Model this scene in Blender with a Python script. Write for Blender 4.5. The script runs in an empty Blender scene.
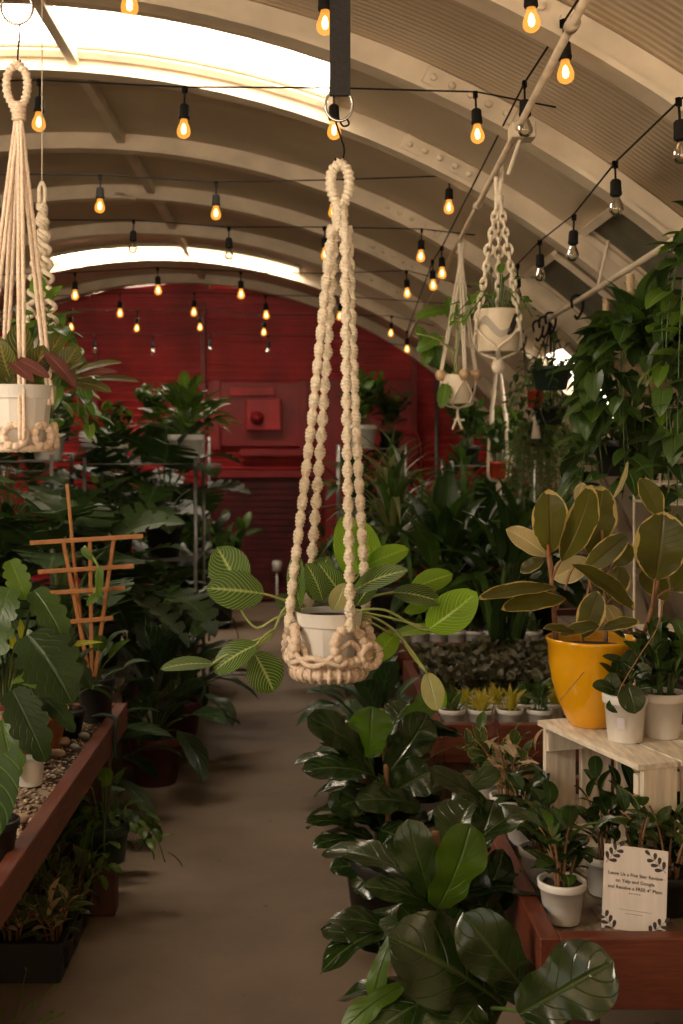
import bpy, math, random
from mathutils import Vector, Matrix
PI = math.pi
rnd = random.Random(7)
scene = bpy.context.scene
COL = scene.collection

# ---------------------------------------------------------------- camera, light, exposure
FPX, VX, VY, CAMZ = 1200.0, 303.0, 447.0, 1.55      # focal length in pixels, vanishing point, eye height
cd = bpy.data.cameras.new('camera')
cam = bpy.data.objects.new('camera', cd)
COL.objects.link(cam)
cam.location = (0, 0, CAMZ)
cam.rotation_euler = (PI / 2, 0, 0)
cd.sensor_fit = 'VERTICAL'
cd.sensor_height = 36.0
cd.lens = FPX / 1024 * 36
cd.shift_x = (341.5 - VX) / 1024
cd.shift_y = -(512 - VY) / 1024
cd.clip_start = 0.05
cd.dof.use_dof = True
cd.dof.focus_distance = 2.9
cd.dof.aperture_fstop = 5.0
scene.camera = cam
vs = scene.view_settings
vs.view_transform = 'Standard'
vs.look = 'None'
vs.gamma = 1.0
vs.exposure = 0.0
vs.use_curve_mapping = False
scene.cycles.use_denoising = True
scene.cycles.max_bounces = 6
world = bpy.data.worlds.new('daylight')
scene.world = world
world.use_nodes = True
wt = world.node_tree; bg = wt.nodes['Background']
w_tc = wt.nodes.new('ShaderNodeTexCoord'); w_sx = wt.nodes.new('ShaderNodeSeparateXYZ'); w_rp = wt.nodes.new('ShaderNodeValToRGB')
wt.links.new(w_tc.outputs['Generated'], w_sx.inputs[0]); wt.links.new(w_sx.outputs[2], w_rp.inputs[0]); wt.links.new(w_rp.outputs[0], bg.inputs[0])
ADDED_GROUND_GLOW, OPEN_SKY = (1.0, 0.82, 0.60, 1), (0.10, 0.09, 0.075, 1)   # unseen bright ground added to light the vault from below, dim sky above
w_rp.color_ramp.elements[0].position, w_rp.color_ramp.elements[0].color = 0.0, ADDED_GROUND_GLOW
w_rp.color_ramp.elements[1].position, w_rp.color_ramp.elements[1].color = 0.02, OPEN_SKY
bg.inputs[1].default_value = 10.5
SKY_COL = (1.0, 0.85, 0.66)                          # warm daylight through the skylights
SKY_NEAR, SKY_FAR, SKY_SIDE, ADDED_KEY = 12.0, 40.0, 7.0, 22.0

# ---------------------------------------------------------------- helpers
def W(px, py, y):
    """A point seen at pixel px,py of the photograph at distance y down the hall."""
    return Vector(((px - VX) / FPX * y, y, CAMZ - (py - VY) / FPX * y))

def V(*a): return Vector(a)

class MB:
    """Collects geometry and links it as one mesh object."""
    def __init__(s): s.v, s.f, s.u, s.m = [], [], [], []
    def add(s, verts, faces, uvs=None, m=0):
        o = len(s.v)
        s.v.extend([tuple(p) for p in verts])
        s.u.extend(uvs if uvs else [(0.5, 0.5)] * len(verts))
        s.f.extend([tuple(i + o for i in f) for f in faces])
        s.m.extend([m] * len(faces))
    def box(s, c, d, rz=0, m=0, rot=None):
        x, y, z = d[0] / 2, d[1] / 2, d[2] / 2
        R = rot if rot else Matrix.Rotation(rz, 3, 'Z')
        b = min(x, y, z) * 0.12
        vs_ = []
        for sx in (-1, 1):
            for sy in (-1, 1):
                for sz in (-1, 1):
                    for k in range(3):
                        q = V(sx * x, sy * y, sz * z)
                        for a in range(3):
                            if a != k: q[a] -= math.copysign(b, q[a])
                        vs_.append(R @ q + Vector(c))
        I = lambda sx, sy, sz, k: ((sx * 2 + sy) * 2 + sz) * 3 + k
        F = []
        for k in range(3):
            a, e = [(1, 2), (2, 0), (0, 1)][k]
            for sg in (0, 1):
                def ix(p, q):
                    t = [0, 0, 0]; t[k] = sg; t[a] = p; t[e] = q
                    return I(*t, k)
                q = [ix(0, 0), ix(1, 0), ix(1, 1), ix(0, 1)]
                F.append(q if sg else q[::-1])
        for k in range(3):
            a, e = [(1, 2), (2, 0), (0, 1)][k]
            for p in (0, 1):
                for q in (0, 1):
                    t0 = [0, 0, 0]; t0[a] = p; t0[e] = q; t1 = t0[:]; t1[k] = 1
                    f = [I(*t0, a), I(*t1, a), I(*t1, e), I(*t0, e)]
                    F.append(f if (p == q) else f[::-1])
        for sx in (0, 1):
            for sy in (0, 1):
                for sz in (0, 1):
                    f = [I(sx, sy, sz, 0), I(sx, sy, sz, 1), I(sx, sy, sz, 2)]
                    F.append(f if (sx + sy + sz) % 2 else f[::-1])
        s.add(vs_, F, None, m)
    def bar(s, a, b, w, t, m=0, up=V(0, 0, 1)):
        """A rectangular bar from a to b, w wide (sideways) and t thick (along up)."""
        a, b = Vector(a), Vector(b)
        d = (b - a); L = d.length; d.normalize()
        if abs(d.dot(up)) > 0.98: up = V(0, 1, 0)
        sd = d.cross(up).normalized(); u2 = sd.cross(d)
        R = Matrix((sd, d, u2)).transposed()
        s.box((a + b) / 2, (w, L, t), m=m, rot=R)
    def sweep(s, pts, rf, sides=8, closed=False, m=0, cap=True):
        pts = [Vector(p) for p in pts]
        n = len(pts)
        T = []
        for i in range(n):
            p, q = (pts[i - 1], pts[(i + 1) % n]) if closed else (pts[max(i - 1, 0)], pts[min(i + 1, n - 1)])
            T.append((q - p).normalized() if (q - p).length > 1e-9 else V(0, 0, 1))
        ref = V(0, 0, 1) if abs(T[0].z) < 0.9 else V(1, 0, 0)
        N = (ref - T[0] * ref.dot(T[0])).normalized()
        arc = 0.0; vs_ = []; us = []
        for i in range(n):
            if i:
                arc += (pts[i] - pts[i - 1]).length
                N = (N - T[i] * N.dot(T[i]))
                N = N.normalized() if N.length > 1e-6 else V(1, 0, 0)
            B = T[i].cross(N)
            for k in range(sides):
                th = 2 * PI * k / sides
                r = rf(arc, th, i / max(n - 1, 1)) if callable(rf) else rf
                vs_.append(pts[i] + N * (r * math.cos(th)) + B * (r * math.sin(th)))
                us.append((i / max(n - 1, 1), k / sides))
        F = []
        for i in range(n if closed else n - 1):
            j = (i + 1) % n
            for k in range(sides):
                l = (k + 1) % sides
                F.append((i * sides + k, i * sides + l, j * sides + l, j * sides + k))
        if cap and not closed:
            F.append(tuple(range(sides))[::-1]); F.append(tuple((n - 1) * sides + k for k in range(sides)))
        s.add(vs_, F, us, m)
    def tube(s, a, b, r, r2=None, sides=8, m=0):
        r2 = r if r2 is None else r2
        s.sweep([a, b], lambda q, t, f: r + (r2 - r) * f, sides, m=m)
    def lathe(s, c, prof, sides=24, m=0, axis=None, scale=1.0):
        c = Vector(c); n = len(prof); vs_ = []; F = []; us = []
        R = axis if axis else Matrix.Identity(3)
        for i, (r, z) in enumerate(prof):
            for k in range(sides):
                th = 2 * PI * k / sides
                vs_.append(c + R @ V(r * math.cos(th), r * math.sin(th), z) * scale)
                us.append((k / sides, i / n))
        for i in range(n - 1):
            for k in range(sides):
                l = (k + 1) % sides
                F.append((i * sides + k, i * sides + l, (i + 1) * sides + l, (i + 1) * sides + k))
        if prof[0][0] > 1e-5: F.append(tuple(range(sides))[::-1])
        if prof[-1][0] > 1e-5: F.append(tuple((n - 1) * sides + k for k in range(sides)))
        s.add(vs_, F, us, m)
    def leaf(s, base, tip, width, nrm=(0, -1, 0.4), shape='ovate', bend=0.1, fold=0.2, wave=0.0, nu=10, nv=3, m=0, ph=0.0, curl=0.0):
        base, tip, nrm = Vector(base), Vector(tip), Vector(nrm)
        d = tip - base; L = d.length
        if L < 1e-6: return
        t = d / L
        n = nrm - t * nrm.dot(t)
        if n.length < 1e-4: n = V(0.3, -0.5, 0.8) - t * V(0.3, -0.5, 0.8).dot(t)
        n.normalize(); sd = t.cross(n)
        P, PM = PROF[shape]
        vs_, us, F = [], [], []
        for i in range(nu + 1):
            u = i / nu
            w = width / 2 * P(u) / PM
            c = base + d * u + n * (bend * L * (4 * u * (1 - u) - curl * u * u))
            if shape == 'heart' and u < 0.12: c = c - t * (0.0)
            for j in range(-nv, nv + 1):
                v = j / nv
                back = -0.13 * L * v * v * max(0.0, 1 - u / 0.3) if shape in ('heart', 'monstera') else 0.0
                off = fold * abs(v) * w + wave * width * abs(v) ** 1.5 * math.sin(u * 17 + ph + (1.3 if v > 0 else 0))
                vs_.append(c + sd * (v * w) + n * off + t * back)
                us.append((u, v * 0.5 + 0.5))
        k = 2 * nv + 1
        for i in range(nu):
            for j in range(k - 1):
                F.append((i * k + j, i * k + j + 1, (i + 1) * k + j + 1, (i + 1) * k + j))
        s.add(vs_, F, us, m)
    def mesh(s, name, mats, smooth=True, org=None):
        me = bpy.data.meshes.new(name)
        v = s.v
        if org is not None:
            ox, oy, oz = org
            v = [(a - ox, b - oy, c - oz) for a, b, c in v]
        me.from_pydata(v, [], s.f)
        mats = mats if isinstance(mats, (list, tuple)) else [mats]
        for q in mats: me.materials.append(q)
        uv = me.uv_layers.new(name='UVMap')
        li = [0] * len(me.loops); me.loops.foreach_get('vertex_index', li)
        flat = []
        for i in li: flat.extend(s.u[i])
        uv.data.foreach_set('uv', flat)
        me.polygons.foreach_set('material_index', s.m)
        me.polygons.foreach_set('use_smooth', [smooth] * len(s.f))
        me.update()
        return me
    def build(s, name, mats, parent=None, smooth=True):
        org = parent_org(parent)
        o = bpy.data.objects.new(name, s.mesh(name, mats, smooth, org))
        COL.objects.link(o)
        if parent is not None: o.parent = parent
        return o

def parent_org(p):
    q = V(0, 0, 0)
    while p is not None:
        q += p.location; p = p.parent
    return q

def norm(fn): return fn, max(fn(i / 200) for i in range(201))
def _mon(u):
    b = (u + 0.12) ** 0.45 * (1.0 - u) ** 0.75 if u < 1 else 0
    c = math.cos(2 * PI * (u * 6.0 + 0.25))
    return b * (1 - (0.78 * max(0.0, c) ** 2.6 if 0.08 < u < 0.93 else 0))
def _lob(u):
    b = (u + 0.05) ** 0.5 * (1.0 - u) ** 0.6 if u < 1 else 0
    return b * (1 - 0.25 * max(0.0, math.cos(2 * PI * (u * 4.5 + 0.2))) ** 1.3)
def _selloum(u):
    b = (u + 0.08) ** 0.5 * (1.0 - u) ** 0.6 if u < 1 else 0
    return b * (1 - 0.8 * max(0.0, math.cos(2 * PI * (u * 6.5 + 0.2))) ** 0.9)
def _fid(u):
    return (0.10 + u) ** 0.55 * max(0.0, 1 - u ** 3.6) ** 0.55 * (1 - 0.22 * math.exp(-((u - 0.42) / 0.13) ** 2)) if u > 0.001 else 0.08
PROF = {
    'ovate': norm(lambda u: u ** 0.6 * (1 - u) ** 0.75),
    'rubber': norm(lambda u: u ** 0.75 * (1 - u) ** 0.66), 'ellipse': norm(lambda u: max(0.0, math.sin(PI * u)) ** 0.58 if 0 < u < 1 else 0.0),
    'obovate': norm(lambda u: u ** 0.85 * (1 - u) ** 0.45),
    'lance': norm(lambda u: (u + 0.03) ** 0.45 * (1 - u) ** 0.9),
    'strap': norm(lambda u: (0.55 + 0.45 * math.sin(PI * min(1, u * 1.2))) * (1 - u ** 4)),
    'heart': norm(lambda u: (u + 0.06) ** 0.38 * (1 - u) ** 0.85),
    'fiddle': norm(_fid), 'monstera': norm(_mon), 'lobed': norm(_lob), 'selloum': norm(_selloum),
}

def bez(a, b, c, n=8):
    a, b, c = Vector(a), Vector(b), Vector(c)
    return [a * ((1 - t) ** 2) + b * (2 * t * (1 - t)) + c * (t * t) for t in [i / n for i in range(n + 1)]]
def poly(pts, n=10):
    """Catmull-Rom through points."""
    p = [Vector(q) for q in pts]; p = [p[0] * 2 - p[1]] + p + [p[-1] * 2 - p[-2]]
    out = []
    for i in range(1, len(p) - 2):
        for k in range(n):
            t = k / n
            out.append(0.5 * ((2 * p[i]) + (p[i + 1] - p[i - 1]) * t + (2 * p[i - 1] - 5 * p[i] + 4 * p[i + 1] - p[i + 2]) * t * t + (3 * p[i] - p[i - 1] - 3 * p[i + 1] + p[i + 2]) * t ** 3))
    out.append(p[-2]); return out

def tag(o, label=None, cat=None, group=None, kind=None):
    if label: o['label'] = label
    if cat: o['category'] = cat
    if group: o['group'] = group
    if kind: o['kind'] = kind
    return o
def thing(name, label, cat, loc=(0, 0, 0), group=None):
    o = bpy.data.objects.new(name, None); COL.objects.link(o)
    o.location = loc; o.empty_display_size = 0.05
    return tag(o, label, cat, group)
def struct(mb, name, mats, smooth=False):
    return tag(mb.build(name, mats, None, smooth), kind='structure')
def inst(name, label, cat, spec, loc, rz=0.0, sc=1.0, group=None):
    """A thing made of shared part meshes: spec is a list of (part name, mesh)."""
    r = thing(name, label, cat, loc, group)
    r.rotation_euler = (0, 0, rz); r.scale = (sc, sc, sc)
    for pn, me in spec:
        o = bpy.data.objects.new(pn, me); COL.objects.link(o); o.parent = r
    return r

# ---------------------------------------------------------------- materials
def newmat(name):
    m = bpy.data.materials.new(name); m.use_nodes = True
    nt = m.node_tree
    return m, nt, nt.nodes['Principled BSDF']
def N(nt, t, **kw):
    n = nt.nodes.new(t)
    for k, v in kw.items(): setattr(n, k, v)
    return n
def ramp(nt, src, stops):
    r = N(nt, 'ShaderNodeValToRGB'); nt.links.new(src, r.inputs[0])
    e = r.color_ramp.elements
    e[0].position, e[0].color = stops[0][0], (*stops[0][1], 1)
    e[1].position, e[1].color = stops[-1][0], (*stops[-1][1], 1)
    for p, c in stops[1:-1]:
        q = e.new(p); q.color = (*c, 1)
    return r.outputs[0]
def math_(nt, op, a, b=None, c=None):
    n = N(nt, 'ShaderNodeMath', operation=op)
    for i, x in enumerate((a, b, c)):
        if x is None: continue
        if isinstance(x, (int, float)): n.inputs[i].default_value = x
        else: nt.links.new(x, n.inputs[i])
    return n.outputs[0]
def mix(nt, f, a, b):
    n = N(nt, 'ShaderNodeMix', data_type='RGBA')
    for s, x in ((0, f), (6, a), (7, b)):
        if isinstance(x, (int, float)): n.inputs[s].default_value = x
        elif isinstance(x, tuple): n.inputs[s].default_value = (*x, 1)
        else: nt.links.new(x, n.inputs[s])
    return n.outputs[2]
def plain(name, c, rough=0.6, var=0.25, scale=12.0, bump=0.0, metal=0.0, stretch=None, spec=0.5):
    """A solid colour with noise wear, optionally bumped; stretch makes wood grain."""
    m, nt, p = newmat(name)
    tc = N(nt, 'ShaderNodeTexCoord'); src = tc.outputs['Object']
    if stretch:
        mp = N(nt, 'ShaderNodeMapping'); nt.links.new(src, mp.inputs[0]); mp.inputs['Scale'].default_value = stretch; src = mp.outputs[0]
    nz = N(nt, 'ShaderNodeTexNoise'); nz.inputs['Scale'].default_value = scale; nz.inputs['Detail'].default_value = 6
    nt.links.new(src, nz.inputs['Vector'])
    lo = tuple(x * (1 - var) for x in c); hi = tuple(min(1, x * (1 + var)) for x in c)
    nt.links.new(ramp(nt, nz.outputs[0], [(0.3, lo), (0.7, hi)]), p.inputs['Base Color'])
    p.inputs['Roughness'].default_value = rough; p.inputs['Metallic'].default_value = metal
    p.inputs['Specular IOR Level'].default_value = spec
    if bump:
        b = N(nt, 'ShaderNodeBump'); b.inputs['Strength'].default_value = bump; b.inputs['Distance'].default_value = 0.01
        nt.links.new(nz.outputs[0], b.inputs['Height']); nt.links.new(b.outputs[0], p.inputs['Normal'])
    return m
def leafmat(name, c, light=None, pattern='plain', rough=0.38, trans=0.3, nveins=7, slant=1.1, under=None, mar=(0.7, 0.62, 0.35), spec=0.5, tcol=None):
    """Leaf: UV u runs base to tip, v across. pattern: plain, stripe (light veins) or margin (pale edge)."""
    if c[1] >= max(c[0], c[2]): c = (c[0] * 1.25, c[1], c[2] * 0.7)      # warm greens
    m, nt, p = newmat(name)
    uv = N(nt, 'ShaderNodeUVMap', uv_map='UVMap')
    sx = N(nt, 'ShaderNodeSeparateXYZ'); nt.links.new(uv.outputs[0], sx.inputs[0])
    u, v = sx.outputs[0], sx.outputs[1]
    av = math_(nt, 'ABSOLUTE', math_(nt, 'MULTIPLY_ADD', v, 2.0, -1.0))
    tc = N(nt, 'ShaderNodeTexCoord')
    nz = N(nt, 'ShaderNodeTexNoise'); nz.inputs['Scale'].default_value = 9.0; nz.inputs['Detail'].default_value = 3
    nt.links.new(tc.outputs['Object'], nz.inputs['Vector'])
    col = ramp(nt, nz.outputs[0], [(0.3, tuple(x * 0.68 for x in c)), (0.7, tuple(min(1, x * 1.35) for x in c))])
    # lateral veins curve towards the tip
    q = math_(nt, 'MULTIPLY_ADD', math_(nt, 'POWER', av, 1.4), -slant / 3.0, u)
    fr = math_(nt, 'ABSOLUTE', math_(nt, 'MULTIPLY_ADD', math_(nt, 'FRACT', math_(nt, 'MULTIPLY', q, float(nveins))), 2.0, -1.0))
    wv = 0.30 if pattern == 'stripe' else 0.12
    vein = math_(nt, 'SUBTRACT', 1.0, math_(nt, 'SMOOTH_MIN', math_(nt, 'DIVIDE', fr, wv), 1.0, 0.1))
    vein = math_(nt, 'MAXIMUM', vein, 0.0)
    midr = math_(nt, 'MAXIMUM', math_(nt, 'SUBTRACT', 1.0, math_(nt, 'DIVIDE', av, 0.09 if pattern != 'stripe' else 0.12)), 0.0)
    lines = math_(nt, 'MINIMUM', math_(nt, 'ADD', math_(nt, 'MULTIPLY', vein, 1.0 if pattern == 'stripe' else 0.35), midr), 1.0)
    lc = light or tuple(min(1, x * 2.2 + 0.02) for x in c)
    col = mix(nt, lines, col, lc)
    if pattern == 'margin':
        n2 = N(nt, 'ShaderNodeTexNoise'); n2.inputs['Scale'].default_value = 26.0
        nt.links.new(tc.outputs['Object'], n2.inputs['Vector'])
        e = math_(nt, 'ADD', math_(nt, 'MAXIMUM', av, math_(nt, 'MULTIPLY_ADD', u, 2.0, -1.02)), math_(nt, 'MULTIPLY_ADD', n2.outputs[0], 0.6, -0.30))
        f = math_(nt, 'GREATER_THAN', e, 0.90)
        col = mix(nt, f, col, mar)
    if under:
        g = N(nt, 'ShaderNodeNewGeometry')
        col = mix(nt, g.outputs['Backfacing'], col, under)
    nt.links.new(col, p.inputs['Base Color'])
    p.inputs['Roughness'].default_value = rough; p.inputs['Specular IOR Level'].default_value = spec
    b = N(nt, 'ShaderNodeBump'); b.inputs['Strength'].default_value = 0.6; b.inputs['Distance'].default_value = 0.006; b.invert = True
    nt.links.new(lines, b.inputs['Height']); nt.links.new(b.outputs[0], p.inputs['Normal'])
    tr = N(nt, 'ShaderNodeBsdfTranslucent')
    nt.links.new(mix(nt, 0.5, col, tcol or tuple(min(1, x * 3.2) for x in c)), tr.inputs[0])
    ms = N(nt, 'ShaderNodeMixShader'); ms.inputs[0].default_value = trans
    nt.links.new(p.outputs[0], ms.inputs[1]); nt.links.new(tr.outputs[0], ms.inputs[2])
    nt.links.new(ms.outputs[0], nt.nodes['Material Output'].inputs[0])
    return m
def emit(name, c, s):
    m = bpy.data.materials.new(name); m.use_nodes = True; nt = m.node_tree
    nt.nodes.remove(nt.nodes['Principled BSDF'])
    e = N(nt, 'ShaderNodeEmission'); e.inputs[0].default_value = (*c, 1); e.inputs[1].default_value = s
    nt.links.new(e.outputs[0], nt.nodes['Material Output'].inputs[0])
    return m
def bulb_lit():
    m = emit('lit_bulb_glass', (1.0, 0.36, 0.05), 1.7); nt = m.node_tree
    t = N(nt, 'ShaderNodeBsdfTransparent'); ms = N(nt, 'ShaderNodeMixShader'); ms.inputs[0].default_value = 0.5
    nt.links.new(t.outputs[0], ms.inputs[1]); nt.links.new(nt.nodes['Emission'].outputs[0], ms.inputs[2])
    nt.links.new(ms.outputs[0], nt.nodes['Material Output'].inputs[0])
    return m
def clear_glass(name, tint=(0.9, 0.88, 0.82)):
    m = bpy.data.materials.new(name); m.use_nodes = True; nt = m.node_tree
    nt.nodes.remove(nt.nodes['Principled BSDF'])
    t = N(nt, 'ShaderNodeBsdfTransparent'); t.inputs[0].default_value = (*tint, 1)
    g = N(nt, 'ShaderNodeBsdfGlossy'); g.inputs['Roughness'].default_value = 0.08
    fr = N(nt, 'ShaderNodeFresnel'); fr.inputs[0].default_value = 1.7
    ms = N(nt, 'ShaderNodeMixShader')
    nt.links.new(fr.outputs[0], ms.inputs[0]); nt.links.new(t.outputs[0], ms.inputs[1]); nt.links.new(g.outputs[0], ms.inputs[2])
    nt.links.new(ms.outputs[0], nt.nodes['Material Output'].inputs[0])
    return m
def vault_mat():
    """Cream metal sheet with shallow grooves running round the vault, browner along the grooves."""
    m, nt, p = newmat('cream_corrugated_sheet')
    tc = N(nt, 'ShaderNodeTexCoord')
    w = N(nt, 'ShaderNodeTexWave', wave_type='BANDS', bands_direction='Y'); w.inputs['Scale'].default_value = 9.0
    w.inputs['Distortion'].default_value = 0.0
    nt.links.new(tc.outputs['Object'], w.inputs['Vector'])
    nz = N(nt, 'ShaderNodeTexNoise'); nz.inputs['Scale'].default_value = 1.6; nz.inputs['Detail'].default_value = 8
    nt.links.new(tc.outputs['Object'], nz.inputs['Vector'])
    col = ramp(nt, nz.outputs[0], [(0.3, (0.47, 0.37, 0.25)), (0.55, (0.60, 0.48, 0.34)), (0.75, (0.66, 0.55, 0.40))])
    groove = math_(nt, 'POWER', w.outputs['Fac'], 8.0)
    nt.links.new(mix(nt, math_(nt, 'MULTIPLY', groove, 0.35), col, (0.30, 0.22, 0.14)), p.inputs['Base Color'])
    b = N(nt, 'ShaderNodeBump'); b.inputs['Strength'].default_value = 0.35; b.inputs['Distance'].default_value = 0.007
    nt.links.new(w.outputs['Fac'], b.inputs['Height']); nt.links.new(b.outputs[0], p.inputs['Normal'])
    p.inputs['Roughness'].default_value = 0.55
    return m
def floor_mat():
    m, nt, p = newmat('worn_concrete')
    tc = N(nt, 'ShaderNodeTexCoord')
    a = N(nt, 'ShaderNodeTexNoise'); a.inputs['Scale'].default_value = 1.3; a.inputs['Detail'].default_value = 9; a.inputs['Roughness'].default_value = 0.62
    b = N(nt, 'ShaderNodeTexNoise'); b.inputs['Scale'].default_value = 34.0; b.inputs['Detail'].default_value = 4
    c = N(nt, 'ShaderNodeTexVoronoi'); c.inputs['Scale'].default_value = 7.0
    for q in (a, b, c): nt.links.new(tc.outputs['Object'], q.inputs['Vector'])
    col = ramp(nt, a.outputs[0], [(0.28, (0.13, 0.09, 0.058)), (0.5, (0.195, 0.138, 0.092)), (0.72, (0.25, 0.185, 0.125))])
    col = mix(nt, math_(nt, 'MULTIPLY', b.outputs[0], 0.45), col, (0.15, 0.105, 0.07))
    spk = math_(nt, 'LESS_THAN', c.outputs['Distance'], 0.06)
    col = mix(nt, math_(nt, 'MULTIPLY', spk, 0.8), col, (0.08, 0.055, 0.04))
    nt.links.new(col, p.inputs['Base Color']); p.inputs['Roughness'].default_value = 0.75
    bp = N(nt, 'ShaderNodeBump'); bp.inputs['Strength'].default_value = 0.15; bp.inputs['Distance'].default_value = 0.01
    nt.links.new(b.outputs[0], bp.inputs['Height']); nt.links.new(bp.outputs[0], p.inputs['Normal'])
    return m
M = {}
M['vault'] = vault_mat(); M['floor'] = floor_mat()
M['rib'] = plain('cream_painted_steel', (0.64, 0.53, 0.39), 0.5, 0.15, 6)
M['red'] = plain('red_painted_siding', (0.50, 0.028, 0.034), 0.5, 0.3, 3.0)
M['maroon'] = plain('shade_maroon_door', (0.085, 0.006, 0.008), 0.5, 0.4, 6.0)  # shade on the lower back wall painted in as a darker red
M['red2'] = plain('darker_red_paint', (0.30, 0.016, 0.02), 0.45, 0.25, 5.0)
M['sky'] = emit('skylight_panel', SKY_COL, SKY_NEAR)
M['skyfar'] = emit('far_skylight_panel', SKY_COL, SKY_FAR)
M['skyside'] = emit('side_window_daylight', SKY_COL, SKY_SIDE)
M['addedkey'] = emit('added_key_panel', SKY_COL, ADDED_KEY)  # glowing panel out of view, added as key light from front left
M['hatch'] = plain('dull_fibreglass', (0.16, 0.15, 0.10), 0.6, 0.2, 8)
M['grey'] = plain('galvanised_pipe', (0.20, 0.19, 0.17), 0.4, 0.2, 20, metal=0.5)
M['tanpipe'] = plain('tan_painted_pipe', (0.55, 0.43, 0.30), 0.5, 0.2, 15)
M['black'] = plain('black_rubber', (0.012, 0.011, 0.010), 0.8, 0.3, 20, spec=0.15)
M['strap'] = plain('black_webbing', (0.016, 0.013, 0.012), 0.8, 0.3, 90, bump=0.4)
M['steel'] = plain('nickel_steel', (0.55, 0.53, 0.50), 0.25, 0.1, 20, metal=1.0)
M['bulb'] = bulb_lit(); M['fil'] = emit('hot_filament', (1.0, 0.62, 0.20), 12.0)
M['clear'] = clear_glass('clear_bulb_glass'); M['coldfil'] = plain('cold_filament', (0.4, 0.33, 0.2), 0.4)
M['cotton'] = plain('natural_cotton_cord', (0.78, 0.67, 0.52), 0.9, 0.12, 160, bump=0.5, spec=0.1)
M['cottonpink'] = plain('warm_cotton_cord', (0.78, 0.62, 0.48), 0.9, 0.12, 160, bump=0.5, spec=0.1)
M['cottondark'] = plain('tan_cotton_cord', (0.55, 0.40, 0.24), 0.9, 0.15, 120, bump=0.5, spec=0.1)
M['bead'] = plain('wooden_bead', (0.55, 0.36, 0.2), 0.5, 0.15, 30)
M['white'] = plain('white_plastic', (0.72, 0.69, 0.64), 0.45, 0.07, 20)
M['creampot'] = plain('cream_ceramic', (0.70, 0.58, 0.42), 0.4, 0.08, 15)
M['yellow'] = plain('yellow_glazed_ceramic', (0.72, 0.34, 0.006), 0.13, 0.06, 5, spec=0.7)
M['terra'] = plain('terracotta', (0.45, 0.16, 0.06), 0.75, 0.2, 10)
M['redpot'] = plain('dull_red_plastic', (0.085, 0.018, 0.012), 0.6, 0.2, 10)
M['redglaze'] = plain('red_glazed_ceramic', (0.45, 0.05, 0.02), 0.3, 0.15, 10)
M['darkpot'] = plain('black_nursery_plastic', (0.016, 0.015, 0.014), 0.45, 0.2, 10)
M['greenpot'] = plain('dark_green_plastic', (0.02, 0.04, 0.028), 0.5, 0.2, 10)
M['soil'] = plain('dark_potting_soil', (0.035, 0.022, 0.014), 0.95, 0.5, 60, bump=0.8)
M['redwood'] = plain('red_stained_timber', (0.115, 0.026, 0.011), 0.5, 0.35, 9, stretch=(14, 1.2, 14))
M['redwoodx'] = plain('red_stained_timber_across', (0.115, 0.026, 0.011), 0.5, 0.35, 9, stretch=(1.2, 14, 14))
M['darkwood'] = plain('dark_stained_post', (0.07, 0.022, 0.013), 0.6, 0.3, 9, stretch=(10, 10, 1))
M['greywood'] = plain('weathered_boards', (0.17, 0.125, 0.085), 0.85, 0.45, 8, stretch=(10, 1.5, 10))
M['crate'] = plain('whitewashed_pine', (0.70, 0.61, 0.49), 0.7, 0.22, 8, stretch=(9, 9, 1.2))
M['cratetop'] = plain('whitewashed_pine_top', (0.70, 0.61, 0.49), 0.7, 0.25, 8, stretch=(9, 1.5, 9))
M['trellis'] = plain('orange_cedar', (0.36, 0.14, 0.036), 0.6, 0.2, 9, stretch=(4, 4, 4))
M['signwood'] = plain('pale_printed_board', (0.58, 0.51, 0.46), 0.5, 0.06, 6, stretch=(12, 1, 1))
M['ink'] = plain('black_ink', (0.03, 0.022, 0.02), 0.6, 0.1)
M['inkgrey'] = plain('grey_glaze', (0.42, 0.36, 0.28), 0.5, 0.1)
M['lav'] = plain('pale_lavender_sticker', (0.6, 0.56, 0.62), 0.5, 0.04)
M['stem'] = plain('green_stem', (0.07, 0.12, 0.025), 0.5, 0.3, 30)
M['palestem'] = plain('pale_green_stem', (0.28, 0.33, 0.09), 0.5, 0.2, 30)
M['brownstem'] = plain('brown_woody_stem', (0.24, 0.12, 0.055), 0.7, 0.3, 30)
# foliage
M['monstera'] = leafmat('monstera_leaf', (0.018, 0.042, 0.014), rough=0.48, trans=0.16, nveins=6, spec=0.28)
M['darkleaf'] = leafmat('dark_leaf', (0.016, 0.042, 0.010), rough=0.42, trans=0.18, nveins=7, spec=0.35)
M['midleaf'] = leafmat('mid_green_leaf', (0.038, 0.095, 0.018), rough=0.36, trans=0.26, nveins=7)
M['brightleaf'] = leafmat('bright_green_leaf', (0.075, 0.17, 0.022), rough=0.36, trans=0.34, nveins=8)
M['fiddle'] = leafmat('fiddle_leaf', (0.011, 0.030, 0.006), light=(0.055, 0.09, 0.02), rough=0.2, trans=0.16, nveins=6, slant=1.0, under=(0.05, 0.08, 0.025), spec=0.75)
M['fiddlelit'] = leafmat('lit_fiddle_leaf', (0.045, 0.115, 0.008), light=(0.06, 0.10, 0.012), rough=0.4, trans=0.42, nveins=6, slant=1.0)  # brighter copy of the fiddle leaf, light on it painted into the green
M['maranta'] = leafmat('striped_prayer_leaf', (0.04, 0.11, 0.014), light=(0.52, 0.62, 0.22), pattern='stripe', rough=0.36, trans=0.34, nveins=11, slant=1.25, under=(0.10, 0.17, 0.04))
M['marantalit'] = leafmat('lit_lime_prayer_leaf', (0.13, 0.30, 0.016), light=(0.42, 0.58, 0.10), pattern='stripe', rough=0.42, trans=0.5, nveins=11, slant=1.25)  # lime leaf with the light shining through it painted into the colour
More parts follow.
